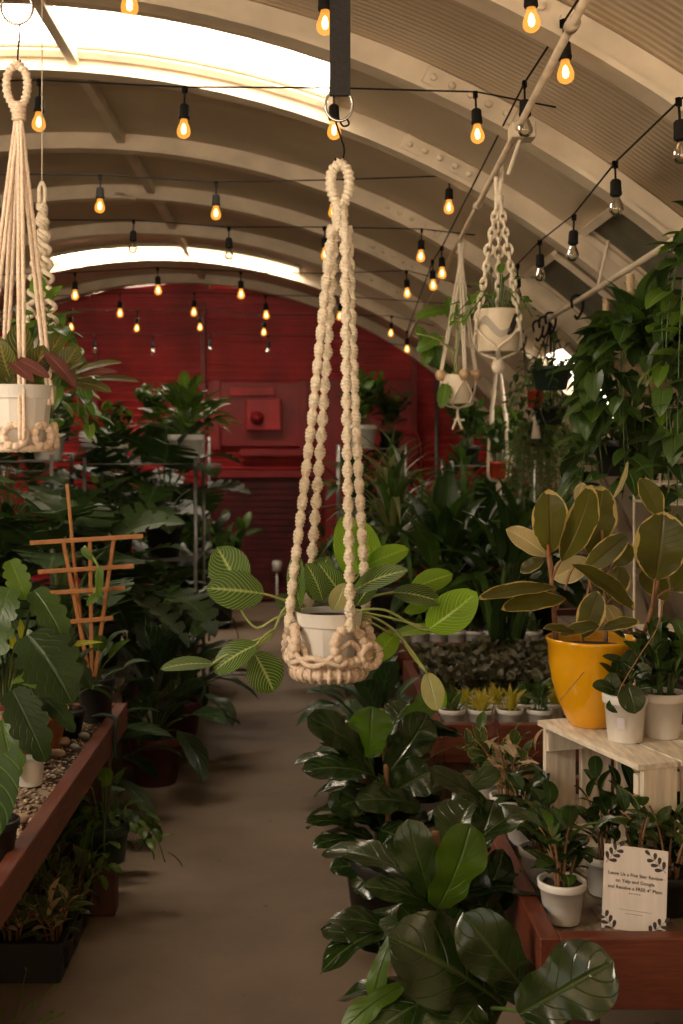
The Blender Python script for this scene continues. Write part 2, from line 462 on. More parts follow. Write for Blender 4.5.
M['marantapale'] = leafmat('pale_prayer_leaf_underside', (0.36, 0.42, 0.20), light=(0.56, 0.60, 0.36), pattern='stripe', rough=0.5, trans=0.35, nveins=11, slant=1.25)
M['tricolor'] = leafmat('red_backed_prayer_leaf', (0.05, 0.075, 0.015), light=(0.30, 0.24, 0.05), pattern='stripe', rough=0.38, trans=0.28, nveins=8, slant=1.2, under=(0.12, 0.036, 0.026))
M['redback'] = leafmat('maroon_leaf_back', (0.12, 0.034, 0.026), rough=0.5, trans=0.25, nveins=8)
M['rubber'] = leafmat('variegated_rubber_leaf', (0.060, 0.076, 0.016), light=(0.12, 0.09, 0.03), pattern='margin', rough=0.35, trans=0.46, nveins=12, slant=0.5, mar=(0.66, 0.50, 0.18), tcol=(0.34, 0.33, 0.03))
M['rubberpale'] = leafmat('pale_rubber_leaf', (0.34, 0.34, 0.22), pattern='margin', rough=0.35, trans=0.3, nveins=12, slant=0.5, mar=(0.66, 0.55, 0.3))
M['calathea'] = leafmat('calathea_leaf', (0.018, 0.045, 0.016), light=(0.05, 0.10, 0.04), pattern='stripe', rough=0.36, trans=0.15, nveins=6)
M['hoya'] = leafmat('hoya_leaf', (0.019, 0.046, 0.011), rough=0.26, trans=0.16, nveins=5, spec=0.6)
M['varieg'] = leafmat('cream_edged_leaf', (0.05, 0.10, 0.03), pattern='margin', rough=0.35, trans=0.25, nveins=4, mar=(0.55, 0.45, 0.22))
M['pinkcream'] = leafmat('pink_cream_leaf', (0.62, 0.42, 0.24), rough=0.4, trans=0.3, nveins=4)
M['goldleaf'] = leafmat('golden_leaf', (0.38, 0.30, 0.03), pattern='margin', rough=0.4, trans=0.3, nveins=4, mar=(0.62, 0.42, 0.05))
M['fittonia'] = leafmat('grey_crinkled_leaf', (0.055, 0.055, 0.032), light=(0.11, 0.11, 0.07), pattern='stripe', rough=0.45, trans=0.12, nveins=5)
M['dracaena'] = leafmat('striped_strap_leaf', (0.13, 0.165, 0.075), light=(0.20, 0.22, 0.11), rough=0.4, trans=0.25, nveins=1)
M['fernleaf'] = leafmat('feathery_leaf', (0.08, 0.13, 0.045), rough=0.5, trans=0.35, nveins=1)
M['anthurium'] = leafmat('veined_velvet_leaf', (0.018, 0.06, 0.010), light=(0.13, 0.22, 0.06), pattern='stripe', rough=0.5, trans=0.25, nveins=5, slant=0.9)
M['limeleaf'] = leafmat('lime_young_leaf', (0.28, 0.36, 0.03), rough=0.4, trans=0.4)
def gravel_mat():
    m, nt, p = newmat('brown_river_gravel')
    g = N(nt, 'ShaderNodeNewGeometry')
    nt.links.new(ramp(nt, g.outputs['Random Per Island'], [(0.0, (0.07, 0.045, 0.03)), (0.4, (0.22, 0.14, 0.085)), (0.75, (0.33, 0.25, 0.18)), (1.0, (0.48, 0.38, 0.28))]), p.inputs['Base Color'])
    p.inputs['Roughness'].default_value = 0.75
    return m
M['gravel'] = gravel_mat()
M['stone'] = plain('pinkish_stone', (0.36, 0.24, 0.16), 0.8, 0.25, 20)
M['stonegrey'] = plain('grey_stone', (0.25, 0.22, 0.18), 0.8, 0.25, 20)

# ---------------------------------------------------------------- the vaulted hall
XC, ZC, RV = -1.2, -0.8, 4.0
Y0, Y1 = -2.5, 12.1
def arc(th, r=RV, y=0.0):
    t = math.radians(th); return V(XC + r * math.cos(t), y, ZC + r * math.sin(t))
TH0 = 11.54
WINS = [(4.38, 4.93, 70.6, 104.0, 'sky'), (9.70, 10.0, 73.0, 102.6, 'skyfar'), (0.1, 1.4, 108.0, 134.0, 'addedkey'),  # last one here is an unseen opening added for the key light
        (6.9, 7.9, 39.0, 47.5, 'skyside'), (4.24, 4.86, 47.6, 54.0, 'hatch'), (5.45, 6.1, 47.6, 54.0, 'hatch')]
yb = sorted(set([Y0, Y1] + [w[0] for w in WINS] + [w[1] for w in WINS]))
tb = sorted(set([TH0 + (180 - 2 * TH0) * i / 60 for i in range(61)] + [w[2] for w in WINS] + [w[3] for w in WINS]))
mb = MB(); vid = {}
for i in range(len(yb) - 1):
    for j in range(len(tb) - 1):
        ym, tm = (yb[i] + yb[i + 1]) / 2, (tb[j] + tb[j + 1]) / 2
        if any(w[0] < ym < w[1] and w[2] < tm < w[3] for w in WINS): continue
        q = []
        for a, b in ((i, j), (i + 1, j), (i + 1, j + 1), (i, j + 1)):
            if (a, b) not in vid:
                vid[(a, b)] = len(mb.v); mb.add([arc(tb[b], RV, yb[a])], [])
            q.append(vid[(a, b)])
        mb.f.append(tuple(q)); mb.m.append(0)
ceil = struct(mb, 'ceiling', M['vault'], True)
so = ceil.modifiers.new('thickness', 'SOLIDIFY'); so.thickness = 0.03; so.offset = 1.0
for n, (a, b, t0, t1, mt) in enumerate(WINS):
    mb = MB(); k = 14; r = RV + (0.02 if mt != 'hatch' else 0.008)
    vs_ = [arc(t0 + (t1 - t0) * i / k, r, y) for i in range(k + 1) for y in (a - 0.01, b + 0.01)]
    mb.add(vs_, [(2 * i, 2 * i + 1, 2 * i + 3, 2 * i + 2) for i in range(k)])
    wn = struct(mb, 'window_%d' % (n + 1), M[mt], True)
    fr = MB()
    for y in (a - 0.02, b + 0.02):
        fr.sweep([arc(t0 + (t1 - t0) * i / k, RV - 0.015, y) for i in range(k + 1)], 0.022, 4)
    for t in (t0, t1): fr.tube(arc(t, RV - 0.015, a - 0.02), arc(t, RV - 0.015, b + 0.02), 0.022, sides=4)
    fr.build('window_frame', M['rib'], wn, False)
def rib(y, n):
    mb = MB(); T = [TH0 + (180 - 2 * TH0) * i / 72 for i in range(73)]
    for hw, ra, rb in ((0.026, RV - 0.075, RV - 0.002), (0.05, RV - 0.092, RV - 0.075)):
        vs_ = []
        for t in T: vs_ += [arc(t, ra, y - hw), arc(t, ra, y + hw), arc(t, rb, y + hw), arc(t, rb, y - hw)]
        F = []
        for i in range(72):
            for k in range(4):
                l = (k + 1) % 4; F.append((i * 4 + k, i * 4 + 4 + k, i * 4 + 4 + l, i * 4 + l))
        mb.add(vs_, F)
    for tc in (63.5, 116.5):                                    # bolted splice plates
        R = Matrix.Rotation(-math.radians(tc - 90), 3, 'Y')
        mb.box(arc(tc, RV - 0.04, y), (0.34, 0.066, 0.07), rot=R)
        for d in (-2, -1, 0, 1, 2):
            mb.lathe(arc(tc + d * 1.0, RV - 0.04, y - 0.034), [(0.0, 0), (0.014, 0.0), (0.012, 0.012), (0.0, 0.016)], 8, axis=Matrix.Rotation(PI / 2, 3, 'X'))
    struct(mb, 'trim_%d' % n, M['rib'])
for n, y in enumerate([0.0, 1.55, 3.2, 4.1, 5.0, 6.3, 7.55, 8.8, 10.05, 11.4]): rib(y, n + 1)
mb = MB()
for th in (86.4,): mb.box(arc(th, RV - 0.03, (Y0 + Y1) / 2), (0.045, Y1 - Y0 - 0.05, 0.05), rot=Matrix.Rotation(-math.radians(th - 90), 3, 'Y'))
struct(mb, 'trim_11', M['rib'])
mb = MB(); xl, xr = XC - 3.93, XC + 3.93
mb.add([(xl, Y0, 0), (xr, Y0, 0), (xr, Y1, 0), (xl, Y1, 0), (xl, Y0, -0.1), (xr, Y0, -0.1), (xr, Y1, -0.1), (xl, Y1, -0.1)],
       [(0, 1, 2, 3), (7, 6, 5, 4), (0, 4, 5, 1), (1, 5, 6, 2), (2, 6, 7, 3), (3, 7, 4, 0)])
struct(mb, 'floor', M['floor'])
def half(z): return math.sqrt(max(0.0004, RV * RV - (z - ZC) ** 2))
def endwall(name, y, sgn, mat, gap=None):
    mb = MB(); z = 0.0; top = ZC + RV - 0.002; P = 0.075
    prof = []
    while z < top:
        for dz, dy in ((0, 0.0), (0.05, 0.012), (0.056, 0.03), (0.07, 0.03)):
            if z + dz < top: prof.append((z + dz, dy))
        z += P
    prof.append((top, 0.0))
    for a in range(len(prof) - 1):
        (z0, d0), (z1, d1) = prof[a], prof[a + 1]
        segs = [(-9, 9)]
        if gap and gap[3] <= z0 < gap[2]: segs = [(-9, gap[0]), (gap[1], 9)]
        for s0, s1 in segs:
            h0, h1 = half(z0), half(z1)
            pts = [(max(XC - h0, s0), z0, d0), (min(XC + h0, s1), z0, d0), (min(XC + h1, s1), z1, d1), (max(XC - h1, s0), z1, d1)]
            mb.add([(x, y - sgn * d, zz) for x, zz, d in pts], [(0, 1, 2, 3) if sgn > 0 else (3, 2, 1, 0)])
    return struct(mb, name, mat)
endwall('wall_back', 12.1, 1, M['red'])
endwall('wall_front', -2.5, -1, M['rib'], (-4.0, 1.7, 2.45, 1.1))  # unseen end wall, high sill added to block ground light from lower things
# red seams, door slab and machinery plates on the back wall
mb = MB()
for px in (203, 414): mb.box((W(px, 0, 12.04).x, 12.04, 1.3), (0.06, 0.06, 2.6 if px == 414 else 3.4))
for px in (96,): mb.box((W(px, 0, 12.04).x, 12.04, 1.25), (0.05, 0.06, 2.5))
struct(mb, 'trim_12', M['red2'])
mb = MB(); a, b = W(322, 381, 12.02), W(412, 500, 12.02)
mb.box(((a.x + b.x) / 2, 12.02, a.z / 2 + 0.01), (b.x - a.x, 0.05, a.z))
dr = struct(mb, 'door_1', M['red2'])
hd = MB(); hd.sweep(poly([W(384, 432, 11.96), W(408, 433, 11.96), W(420, 440, 11.96), W(422, 470, 11.96)], 6), 0.02, 8); hd.build('door_rail', M['red2'], dr)
g = thing('machinery_plate', 'red painted metal plate with box and bars bolted on the back wall', 'wall machinery', (W(260, 0, 12).x, 12.0, W(0, 444, 12).z))
def wallbox(name, x0, y0, x1, y1, d, t, par, mat):
    a, b = W(x0, y1, d), W(x1, y0, d); m_ = MB()
    m_.box(((a.x + b.x) / 2, d, (a.z + b.z) / 2), (b.x - a.x, t, b.z - a.z)); return m_.build(name, mat, par, False)
wallbox('back_plate', 209, 383, 312, 446, 12.02, 0.06, g, M['red2'])
wallbox('bar', 229, 388, 275, 396, 11.95, 0.1, g, M['red'])
bx = wallbox('box', 246, 399, 281, 430, 11.92, 0.16, g, M['red'])
kb = MB(); kb.lathe(W(257, 418, 11.84), [(0.07, 0), (0.07, 0.04), (0.03, 0.06), (0.03, 0.10), (0, 0.10)], 14, axis=Matrix.Rotation(PI / 2, 3, 'X')); kb.build('knob', M['red2'], bx)
wallbox('bar', 240, 449, 312, 456, 11.98, 0.08, g, M['red2'])
wallbox('upright', 212, 380, 220, 450, 11.96, 0.06, g, M['red2'])
wallbox('upright', 300, 380, 307, 450, 11.96, 0.06, g, M['red2'])
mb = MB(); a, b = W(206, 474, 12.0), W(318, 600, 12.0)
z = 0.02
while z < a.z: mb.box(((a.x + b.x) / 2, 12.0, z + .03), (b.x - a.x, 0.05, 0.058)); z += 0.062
d2 = struct(mb, 'door_2', M['maroon'])  # slab added to darken the lower wall, shade held in its colour
fr = MB()
for x in (a.x, b.x): fr.box((x, 11.97, a.z / 2), (0.07, 0.08, a.z))
fr.box(((a.x + b.x) / 2, 11.97, a.z), (b.x - a.x + 0.07, 0.08, 0.07)); fr.build('door_frame', M['red2'], d2, False)
mb = MB(); p = W(437, 375, 11.95); mb.tube((p.x, 11.95, 0), (p.x, 11.95, p.z), 0.022); mb.build('conduit_pole', M['grey'])
tag(bpy.data.objects['conduit_pole'], 'slim grey conduit running straight up the red back wall', 'pipe')
mb = MB(); p = W(277, 566, 11.9); mb.lathe(p, [(0.045, -0.05), (0.05, 0.03), (0.04, 0.05), (0, 0.05)], 14); mb.lathe(p, [(0.012, -0.5), (0.012, -0.05)], 8)
tag(mb.build('pipe_stub', M['white'], None), 'small white-capped pipe stub low against the red wall', 'pipe')
# pipes under the vault
PA, PB = V(0.623, 2.65, 2.537), V(0.893, 10.25, 2.47)
mb = MB(); d = (PB - PA); mb.tube(PA - d * 0.12, PB, 0.0105, sides=10)
for t in (0.02, 0.285, 0.49, 0.7, 0.9): mb.lathe(PA + d * t, [(0.0, -0.02), (0.017, -0.02), (0.017, 0.02), (0, 0.02)], 10, axis=Matrix.Rotation(PI / 2, 3, 'X'))
pipe1 = tag(mb.build('hanging_pipe', M['tanpipe'], None), 'long tan pipe under the vault carrying lit bulbs and macrame planters', 'pipe')
QA, QB = V(1.2, 2.4, 2.25), V(1.18, 7.3, 2.13)
mb = MB(); mb.tube(QA, QB, 0.012, sides=10)
for t in (0.05, 0.5, 0.95):
    p = QA.lerp(QB, t); mb.tube(p, p + V(0.06, 0, 0.26), 0.006)
pipe2 = tag(mb.build('hanging_pipe', M['rib'], None), 'lower cream pipe along the right side carrying black hooks', 'pipe')
jb = MB(); jb.box(W(522, 132, 3.72), (0.075, 0.075, 0.05)); jb.tube(W(520, 140, 3.72), W(508, 175, 3.72), 0.006)
tag(jb.build('junction_box', M['rib'], None, False), 'small cream electrical box on the tan pipe above the chain macrame', 'electrical box')
mb = MB(); p = W(120, 201, 7.4); mb.lathe(p, [(0.0, 0.0), (0.09, 0.0), (0.10, 0.012), (0.03, 0.02), (0.03, 0.05), (0, 0.05)], 24)
mb.tube(p, V(p.x, p.y, ZC + half(0) * 0 + RV - 0.13), 0.008)
tag(mb.build('ceiling_disc', M['rib'], None), 'flat pale round disc hanging below the ridge at left', 'vent')

# ---------------------------------------------------------------- string lights
sk = MB(); sk.lathe((0, 0, 0), [(0.0, 0.052), (0.011, 0.05), (0.0165, 0.044), (0.0175, 0.012), (0.0185, 0.010), (0.0185, 0.004), (0.0165, 0.0), (0, 0)], 12)
sk.tube((0, 0, 0.05), (0, 0, 0.098), 0.0035, sides=6); sk.box((0, 0, 0.096), (0.016, 0.012, 0.022))
ME_SOCK = sk.mesh('lamp_socket', M['black'])
def bulbmesh(nm, glass, fil, fr):
    b = MB(); b.lathe((0, 0, 0), [(0.011, 0.0), (0.0125, -0.01), (0.018, -0.022), (0.0225, -0.036), (0.022, -0.047), (0.0165, -0.056), (0.008, -0.061), (0, -0.062)], 14)
    b.lathe((0, 0, 0), [(0.0, -0.012), (fr * 0.6, -0.018), (fr, -0.032), (fr * 0.8, -0.044), (0, -0.049)], 8, m=1)
    return b.mesh(nm, [glass, fil])
ME_LIT = bulbmesh('bulb', M['bulb'], M['fil'], 0.009); ME_OFF = bulbmesh('clear_bulb', M['clear'], M['coldfil'], 0.003)
def string_light(label, bulbs, ends, wire=0.003, group=None, sag=0.0):
    """bulbs: (px, py of bulb centre, y, lit); the cord runs end - bulbs - end."""
    at = [W(px, py, y) + V(0, 0, 0.135) for px, py, y, l in bulbs]
    c = sum(at, V(0, 0, 0)) / len(at)
    root = thing('string_light', label, 'string lights', c, group)
    mb = MB(); pts = [Vector(e) for e in ends[:1]] + at + [Vector(e) for e in ends[1:]]
    path = []
    for i in range(len(pts) - 1):
        for k in range(6):
            t = k / 6; q = pts[i].lerp(pts[i + 1], t); q.z -= sag * 4 * t * (1 - t); path.append(q)
    mb.sweep(path + [pts[-1]], wire, 6)
    mb.build('cord', M['black'], root)
    for (px, py, y, lit), a in zip(bulbs, at):
        s = bpy.data.objects.new('lamp_socket', ME_SOCK); COL.objects.link(s); s.parent = root
        s.location = a - c + V(0, 0, -0.104); s.rotation_euler = (rnd.uniform(-.05, .05), rnd.uniform(-.05, .05), rnd.uniform(0, 6))
        b = bpy.data.objects.new('bulb' if lit else 'clear_bulb', ME_LIT if lit else ME_OFF); COL.objects.link(b); b.parent = s
def vx(z): return XC + half(z) * 0.985
def cross(label, y, z0, bl, zr=None):
    zr = zr or z0 - 0.03
    string_light(label, [(px, py, y, l) for px, py, l in bl], [(2 * XC - vx(z0), y, z0), (vx(zr), y, zr)])
cross('nearest cross strand of bulbs, high at the top edge of the view', 3.0, 2.82, [(-65, 6, 1), (129, 4, 1), (325, 23, 1), (531, 20, 1)], 2.78)
cross('strand of four lit bulbs just below the bright near skylight', 3.85, 2.67, [(39, 122, 1), (184, 129, 1), (334, 130, 1), (477, 134, 1)])
cross('strand of lit bulbs crossing below the pale ceiling disc', 5.2, 2.68, [(-16, 205, 1), (100, 206, 1), (216, 213, 1), (333, 211, 1), (449, 207, 1)])
cross('strand with two dim bulbs hanging over the far skylight band', 6.0, 2.64, [(36, 247, 0), (133, 247, 0), (229, 254, 0), (325, 254, 1), (421, 256, 1)])
cross('strand of lit bulbs hanging just in front of the pale end arch', 7.2, 2.54, [(75, 295, 1), (158, 290, 1), (241, 294, 1), (324, 296, 1), (407, 293, 1)])
cross('higher strand of lit bulbs in front of the red wall', 8.2, 2.56, [(48, 316, 1), (120, 313, 1), (194, 312, 1), (266, 315, 1), (340, 316, 1)])
cross('lower strand of lit bulbs in front of the red wall', 9.4, 2.53, [(71, 327, 1), (137, 328, 1), (200, 327, 1), (264, 332, 1), (391, 333, 1)])
cross('strand of unlit bulbs farthest back against the red wall', 10.5, 2.44, [(95, 350, 0), (153, 351, 0), (210, 349, 0), (268, 351, 0), (325, 352, 0)])
string_light('string of bulbs wound along the tan pipe, lit bulb nearest', [(565, 72, 3.12, 1), (525, 127, 3.6, 0), (442, 273, 6.2, 1), (433, 285, 6.6, 1), (407, 349, 9.1, 1)],
             [PA + V(0, -0.3, 0.02), PB])
string_light('unlit string of clear bulbs on the right slanting away under the vault', [(681, 152, 3.05, 0), (616, 206, 3.65, 0), (573, 253, 4.3, 0), (540, 274, 4.9, 0), (517, 294, 5.5, 0)],
             [W(760, 50, 2.5), W(470, 320, 6.5)])
mb = MB(); mb.sweep(poly([V(W(612, 20, 4.0).x, 4.0, 2.66)] + [W(620, 70, 4.0), W(622, 100, 4.0), W(617, 165, 4.0)], 6), 0.0022, 5)
tag(mb.build('support_wire', M['brownstem'], None), 'thin kinked wire holding up the unlit bulb string', 'wire')

# ---------------------------------------------------------------- benches, boxes, racks
def box_bench(name, label, cat, x0, x1, y0, y1, z, zt, bh=.12):
    """A timber tray on legs: four boards round a plank floor at height z, rim top at zt."""
    r = thing(name, label, cat, ((x0 + x1) / 2, (y0 + y1) / 2, 0.0))
    h = bh; zc = zt - h / 2
    mb = MB(); n = max(3, int((x1 - x0) / 0.16))
    for i in range(n):
        w = (x1 - x0 - 0.05) / n; mb.box((x0 + 0.025 + w * (i + .5), (y0 + y1) / 2, z - 0.014), (w - 0.006, y1 - y0 - 0.06, 0.024))
    mb.build('plank_floor', M['greywood'], r, False)
    for nm, c, d, m_ in (('side_board', (x0, (y0 + y1) / 2, zc), (0.04, y1 - y0 + 0.04, h), 'redwood'), ('side_board', (x1, (y0 + y1) / 2, zc), (0.04, y1 - y0 + 0.04, h), 'redwood'),
                         ('end_board', ((x0 + x1) / 2, y0, zc), (x1 - x0 - 0.041, 0.04, h), 'redwoodx'), ('end_board', ((x0 + x1) / 2, y1, zc), (x1 - x0 - 0.041, 0.04, h), 'redwoodx')):
        b = MB(); b.box(c, d); b.build(nm, M[m_], r, False)
    for x in (x0 + 0.07, x1 - 0.07):
        for y in (y0 + 0.07, y1 - 0.07):
            b = MB(); b.box((x, y, (z - 0.03) / 2), (0.085, 0.085, z - 0.03)); b.build('leg', M['darkwood'], r, False)
    return r
GB = (-1.75, -0.645, 1.2, 4.25)
box_bench('gravel_bench', 'red timber tray bench filled with gravel along the left of the aisle', 'bench', *GB, 0.57, 0.64, .09)
gr = MB(); gr.box(((GB[0] + GB[1]) / 2, (GB[2] + GB[3]) / 2, 0.594), (GB[1] - GB[0] - 0.05, GB[3] - GB[2] - 0.05, 0.042))
rg = random.Random(3)
OCT = [V(1, 0, 0), V(-1, 0, 0), V(0, 1, 0), V(0, -1, 0), V(0, 0, 1), V(0, 0, -1)]
def pebble(mb, c, sx, sy, sz, a, rn):
    vs_ = []; R = Matrix.Rotation(a, 3, 'Z')
    for i in range(4):
        for k in range(6):
            z = (-0.85, -0.35, 0.35, 0.85)[i]; q = math.sqrt(1 - z * z) * rn.uniform(0.85, 1.12); th = k * PI / 3 + i * 0.5
            vs_.append(Vector(c) + R @ V(q * math.cos(th) * sx, q * math.sin(th) * sy, z * sz))
    F = [(0, 5, 4, 3, 2, 1), (18, 19, 20, 21, 22, 23)]
    for i in range(3):
        for k in range(6):
            l = (k + 1) % 6; F.append((i * 6 + k, i * 6 + l, i * 6 + 6 + l, i * 6 + 6 + k))
    mb.add(vs_, F)
for i in range(8200):
    x = GB[1] - 0.03 - 0.62 * rg.random(); y = 2.0 + 2.2 * rg.random(); s = rg.uniform(0.003, 0.0068)
    pebble(gr, (x, y, 0.617 + rg.uniform(-0.002, 0.004)), s * 1.3, s, s * 0.7, rg.random() * 6, rg)
for i in range(6500):
    x = rg.uniform(GB[0] + .03, GB[1] - .03); y = rg.uniform(GB[2] + .03, GB[3] - .03)
    if x > GB[1] - 0.62 and 2.02 < y < 4.18: continue
    s = rg.uniform(0.006, 0.012); pebble(gr, (x, y, 0.616 + rg.uniform(-0.002, 0.004)), s * 1.3, s, s * 0.6, rg.random() * 6, rg)
tag(gr.build('gravel', M['gravel'], None, True), 'brown river gravel spread level in the left timber bench', 'gravel', kind='stuff')
for k, (px, y, sx, sy, sz, mt, lb) in enumerate([(57, 3.58, .036, .024, .015, 'stone', 'flat pinkish stone on the gravel nearest the white pot'), (64, 3.72, .03, .022, .016, 'stone', 'brownish stone behind the flat pinkish one on the gravel'),
        (75, 3.66, .03, .02, .012, 'stonegrey', 'smooth grey stone at the right of the gravel'), (84, 3.8, .025, .02, .013, 'stonegrey', 'small grey stone nearest the green cord on the gravel'),
        (20, 2.95, .035, .025, .014, 'stone', 'tan stone in the gravel beside the veined leaf')]):
    p = W(px, 0, y); mb = MB(); pebble(mb, (p.x, y, 0.626 + sz * 0.7), sx, sy, sz, k, rg)
    o = mb.build('stone', M[mt], None); tag(o, lb, 'stone'); ss = o.modifiers.new('s', 'SUBSURF'); ss.levels = ss.render_levels = 2
mb = MB(); p = W(107, 0, 3.95)
mb.sweep(poly([V(p.x - .05, 3.95, .66), V(p.x - .01, 3.95, .668), V(p.x + .03, 3.94, .655), V(-.617, 3.93, .6), V(-.615, 3.93, .53)], 5), 0.007, 6)
tag(mb.build('green_cord', M['greenpot'], None), 'dark green cord looped over the rail of the gravel bench', 'cord')
box_bench('planter_bench', 'red timber tray bench in front right with the sign and crate', 'bench', 0.49, 1.75, 2.4, 3.55, 0.535, 0.575, .142)
box_bench('planter_bench', 'red timber tray bench of small white pots behind the crate', 'bench', 0.50, 1.75, 4.45, 5.75, 0.468, 0.525, .14)
box_bench('planter_bench', 'third red timber tray bench farthest along the right of the aisle', 'bench', 0.46, 1.75, 6.1, 7.4, 0.515, 0.555, .14)
def low_table(label, x0, x1, y0, y1, z):
    r = thing('plant_table', label, 'table', ((x0 + x1) / 2, (y0 + y1) / 2, 0))
    mb = MB(); n = int((x1 - x0) / 0.14)
    for i in range(n):
        w = (x1 - x0) / n; mb.box((x0 + w * (i + .5), (y0 + y1) / 2, z - 0.02), (w - 0.01, y1 - y0, 0.04))
    mb.build('table_top', M['greywood'], r, False)
    for x in (x0 + .05, x1 - .05):
        for y in (y0 + .05, y1 - .05):
            b = MB(); b.box((x, y, (z - .04) / 2), (.07, .07, z - .04)); b.build('leg', M['darkwood'], r, False)
low_table('dark slatted plant table behind the gravel bench at left', -2.7, -0.8, 4.65, 5.95, 0.5)
def rack(label, x0, x1, y0, y1, zs, mat='grey', rw=0.011):
    r = thing('wire_rack', label, 'rack', ((x0 + x1) / 2, (y0 + y1) / 2, 0))
    for x in (x0, x1):
        for y in (y0, y1):
            b = MB(); b.tube((x, y, 0), (x, y, zs[-1] + 0.03), rw); b.build('post', M[mat], r)
    for z in zs:
        b = MB()
        for i in range(8): t = i / 7; b.tube((x0, y0 + (y1 - y0) * t, z - .006), (x1, y0 + (y1 - y0) * t, z - .006), 0.004, sides=5)
        for i in range(4): t = i / 3; b.tube((x0 + (x1 - x0) * t, y0, z - .008), (x0 + (x1 - x0) * t, y1, z - .008), 0.006, sides=5)
        b.build('shelf', M[mat], r)
rack('tall wire rack at left beside the aisle with a white pot on top', -1.22, -0.60, 6.7, 7.25, [0.35, 0.92, 1.46])
rack('wire rack farther left behind the trellis', -2.7, -1.32, 6.3, 6.85, [0.4, 0.95, 1.48])
rack('wire rack deep at left close to the red wall', -2.4, -0.75, 9.0, 9.6, [0.45, 1.1, 1.6])
rack('wire rack at right under the rope planters', 0.98, 1.52, 7.9, 8.4, [0.5, 1.16, 1.43])
rack('wire rack at centre against the red wall', 0.3, 0.85, 9.9, 10.4, [0.5, 1.0, 1.54])
rack('white wire shelf unit at right behind the rubber plant', 1.22, 1.95, 4.1, 4.42, [0.9, 1.36, 1.43], 'rib', 0.005)

# ---------------------------------------------------------------- pots and plant kinds
def pot_prof(rt, rb, h, rim=None, lip=0.0025):
    rim = rim if rim is not None else h * 0.2
    p = [(0, 0), (rb * 0.96, 0.0), (rb, 0.003), (rb + (rt - rb) * 0.8, h - rim)]
    p += [(rt + lip * 0.3, h - rim), (rt + lip, h - rim + 0.003), (rt + lip * 1.4, h - 0.002), (rt + lip, h), (rt - 0.002, h), (rt - 0.004, h * 0.9), (rt - 0.004, h * 0.86)]
    return p
def pot_mesh(rt, rb, h, mat, facets=0):
    b = MB()
    if facets:
        b.lathe((0, 0, 0), [(0, 0), (rb, 0), (rb, 0.004), (rt * 0.94, h * 0.80), (rt * 0.94, h * .85)], facets)
        b.lathe((0, 0, 0), [(rt * 0.93, h * 0.79), (rt, h * 0.79), (rt * 1.03, h), (rt * 0.97, h), (rt * 0.95, h * 0.86)], 64)
    else: b.lathe((0, 0, 0), pot_prof(rt, rb, h), 28)
    return b.mesh('pot', M[mat], not facets)
def soil_mesh(rt, h):
    b = MB(); r_ = random.Random(5); n = 20
    vs_ = [(0, 0, h * 0.9)]; F = []
    for j, q in enumerate((0.5, 0.97)):
        for k in range(n):
            a = 2 * PI * k / n; vs_.append((rt * q * .97 * math.cos(a), rt * q * .97 * math.sin(a), h * 0.88 + r_.uniform(-.002, .004)))
    for k in range(n):
        l = (k + 1) % n; F += [(0, 1 + k, 1 + l), (1 + k, 1 + n + k, 1 + n + l, 1 + l)]
    b.add(vs_, F); return b.mesh('soil', M['soil'])
def potspec(rt, rb, h, mat, facets=0): return [('pot', pot_mesh(rt, rb, h, mat, facets)), ('soil', soil_mesh(rt, h))]

def rosette(seed, n, z0, H, S, L, Wd, shape, mats, e0=60, e1=-35, bend=0.12, fold=0.25, wave=0.0, nu=9, nv=2, sr=0.003, stem='stem', zi=1.0, zo=0.35, lv=0.25):
    """Leaves on petioles from a common centre, upright inside and drooping outside."""
    r = random.Random(seed); b = MB()
    mats = mats if isinstance(mats, (list, tuple)) else [mats]
    for i in range(n):
        f = (i + 0.5) / n; a = i * 2.39996 + r.uniform(-.4, .4); el = math.radians(e0 + (e1 - e0) * f + r.uniform(-14, 14))
        q = S * f ** 0.7 * r.uniform(0.75, 1.1); z = z0 + H * (zi + (zo - zi) * f) * r.uniform(0.85, 1.1)
        ca, sa = math.cos(a), math.sin(a); l = L * r.uniform(1 - lv, 1 + lv * .6)
        end = V(q * ca, q * sa, z); dr = V(ca * math.cos(el), sa * math.cos(el), math.sin(el))
        st = V(ca * .01, sa * .01, z0 - 0.01)
        if sr: b.sweep(bez(st, V(q * .25 * ca, q * .25 * sa, z0 + (z - z0) * .75), end, 5), lambda s_, t_, f_: sr * (1.2 - .5 * f_), 5, m=len(mats))
        b.leaf(end, end + dr * l, Wd * l / L, V(-ca * math.sin(el), -sa * math.sin(el), math.cos(el)) + V(r.uniform(-.3, .3), r.uniform(-.3, .3), 0), shape, bend * r.uniform(.6, 1.4), fold, wave, nu, nv, m=r.randrange(len(mats)), ph=r.random() * 6, curl=0.25)
    return b.mesh('foliage', [M[q] for q in mats] + [M[stem]])
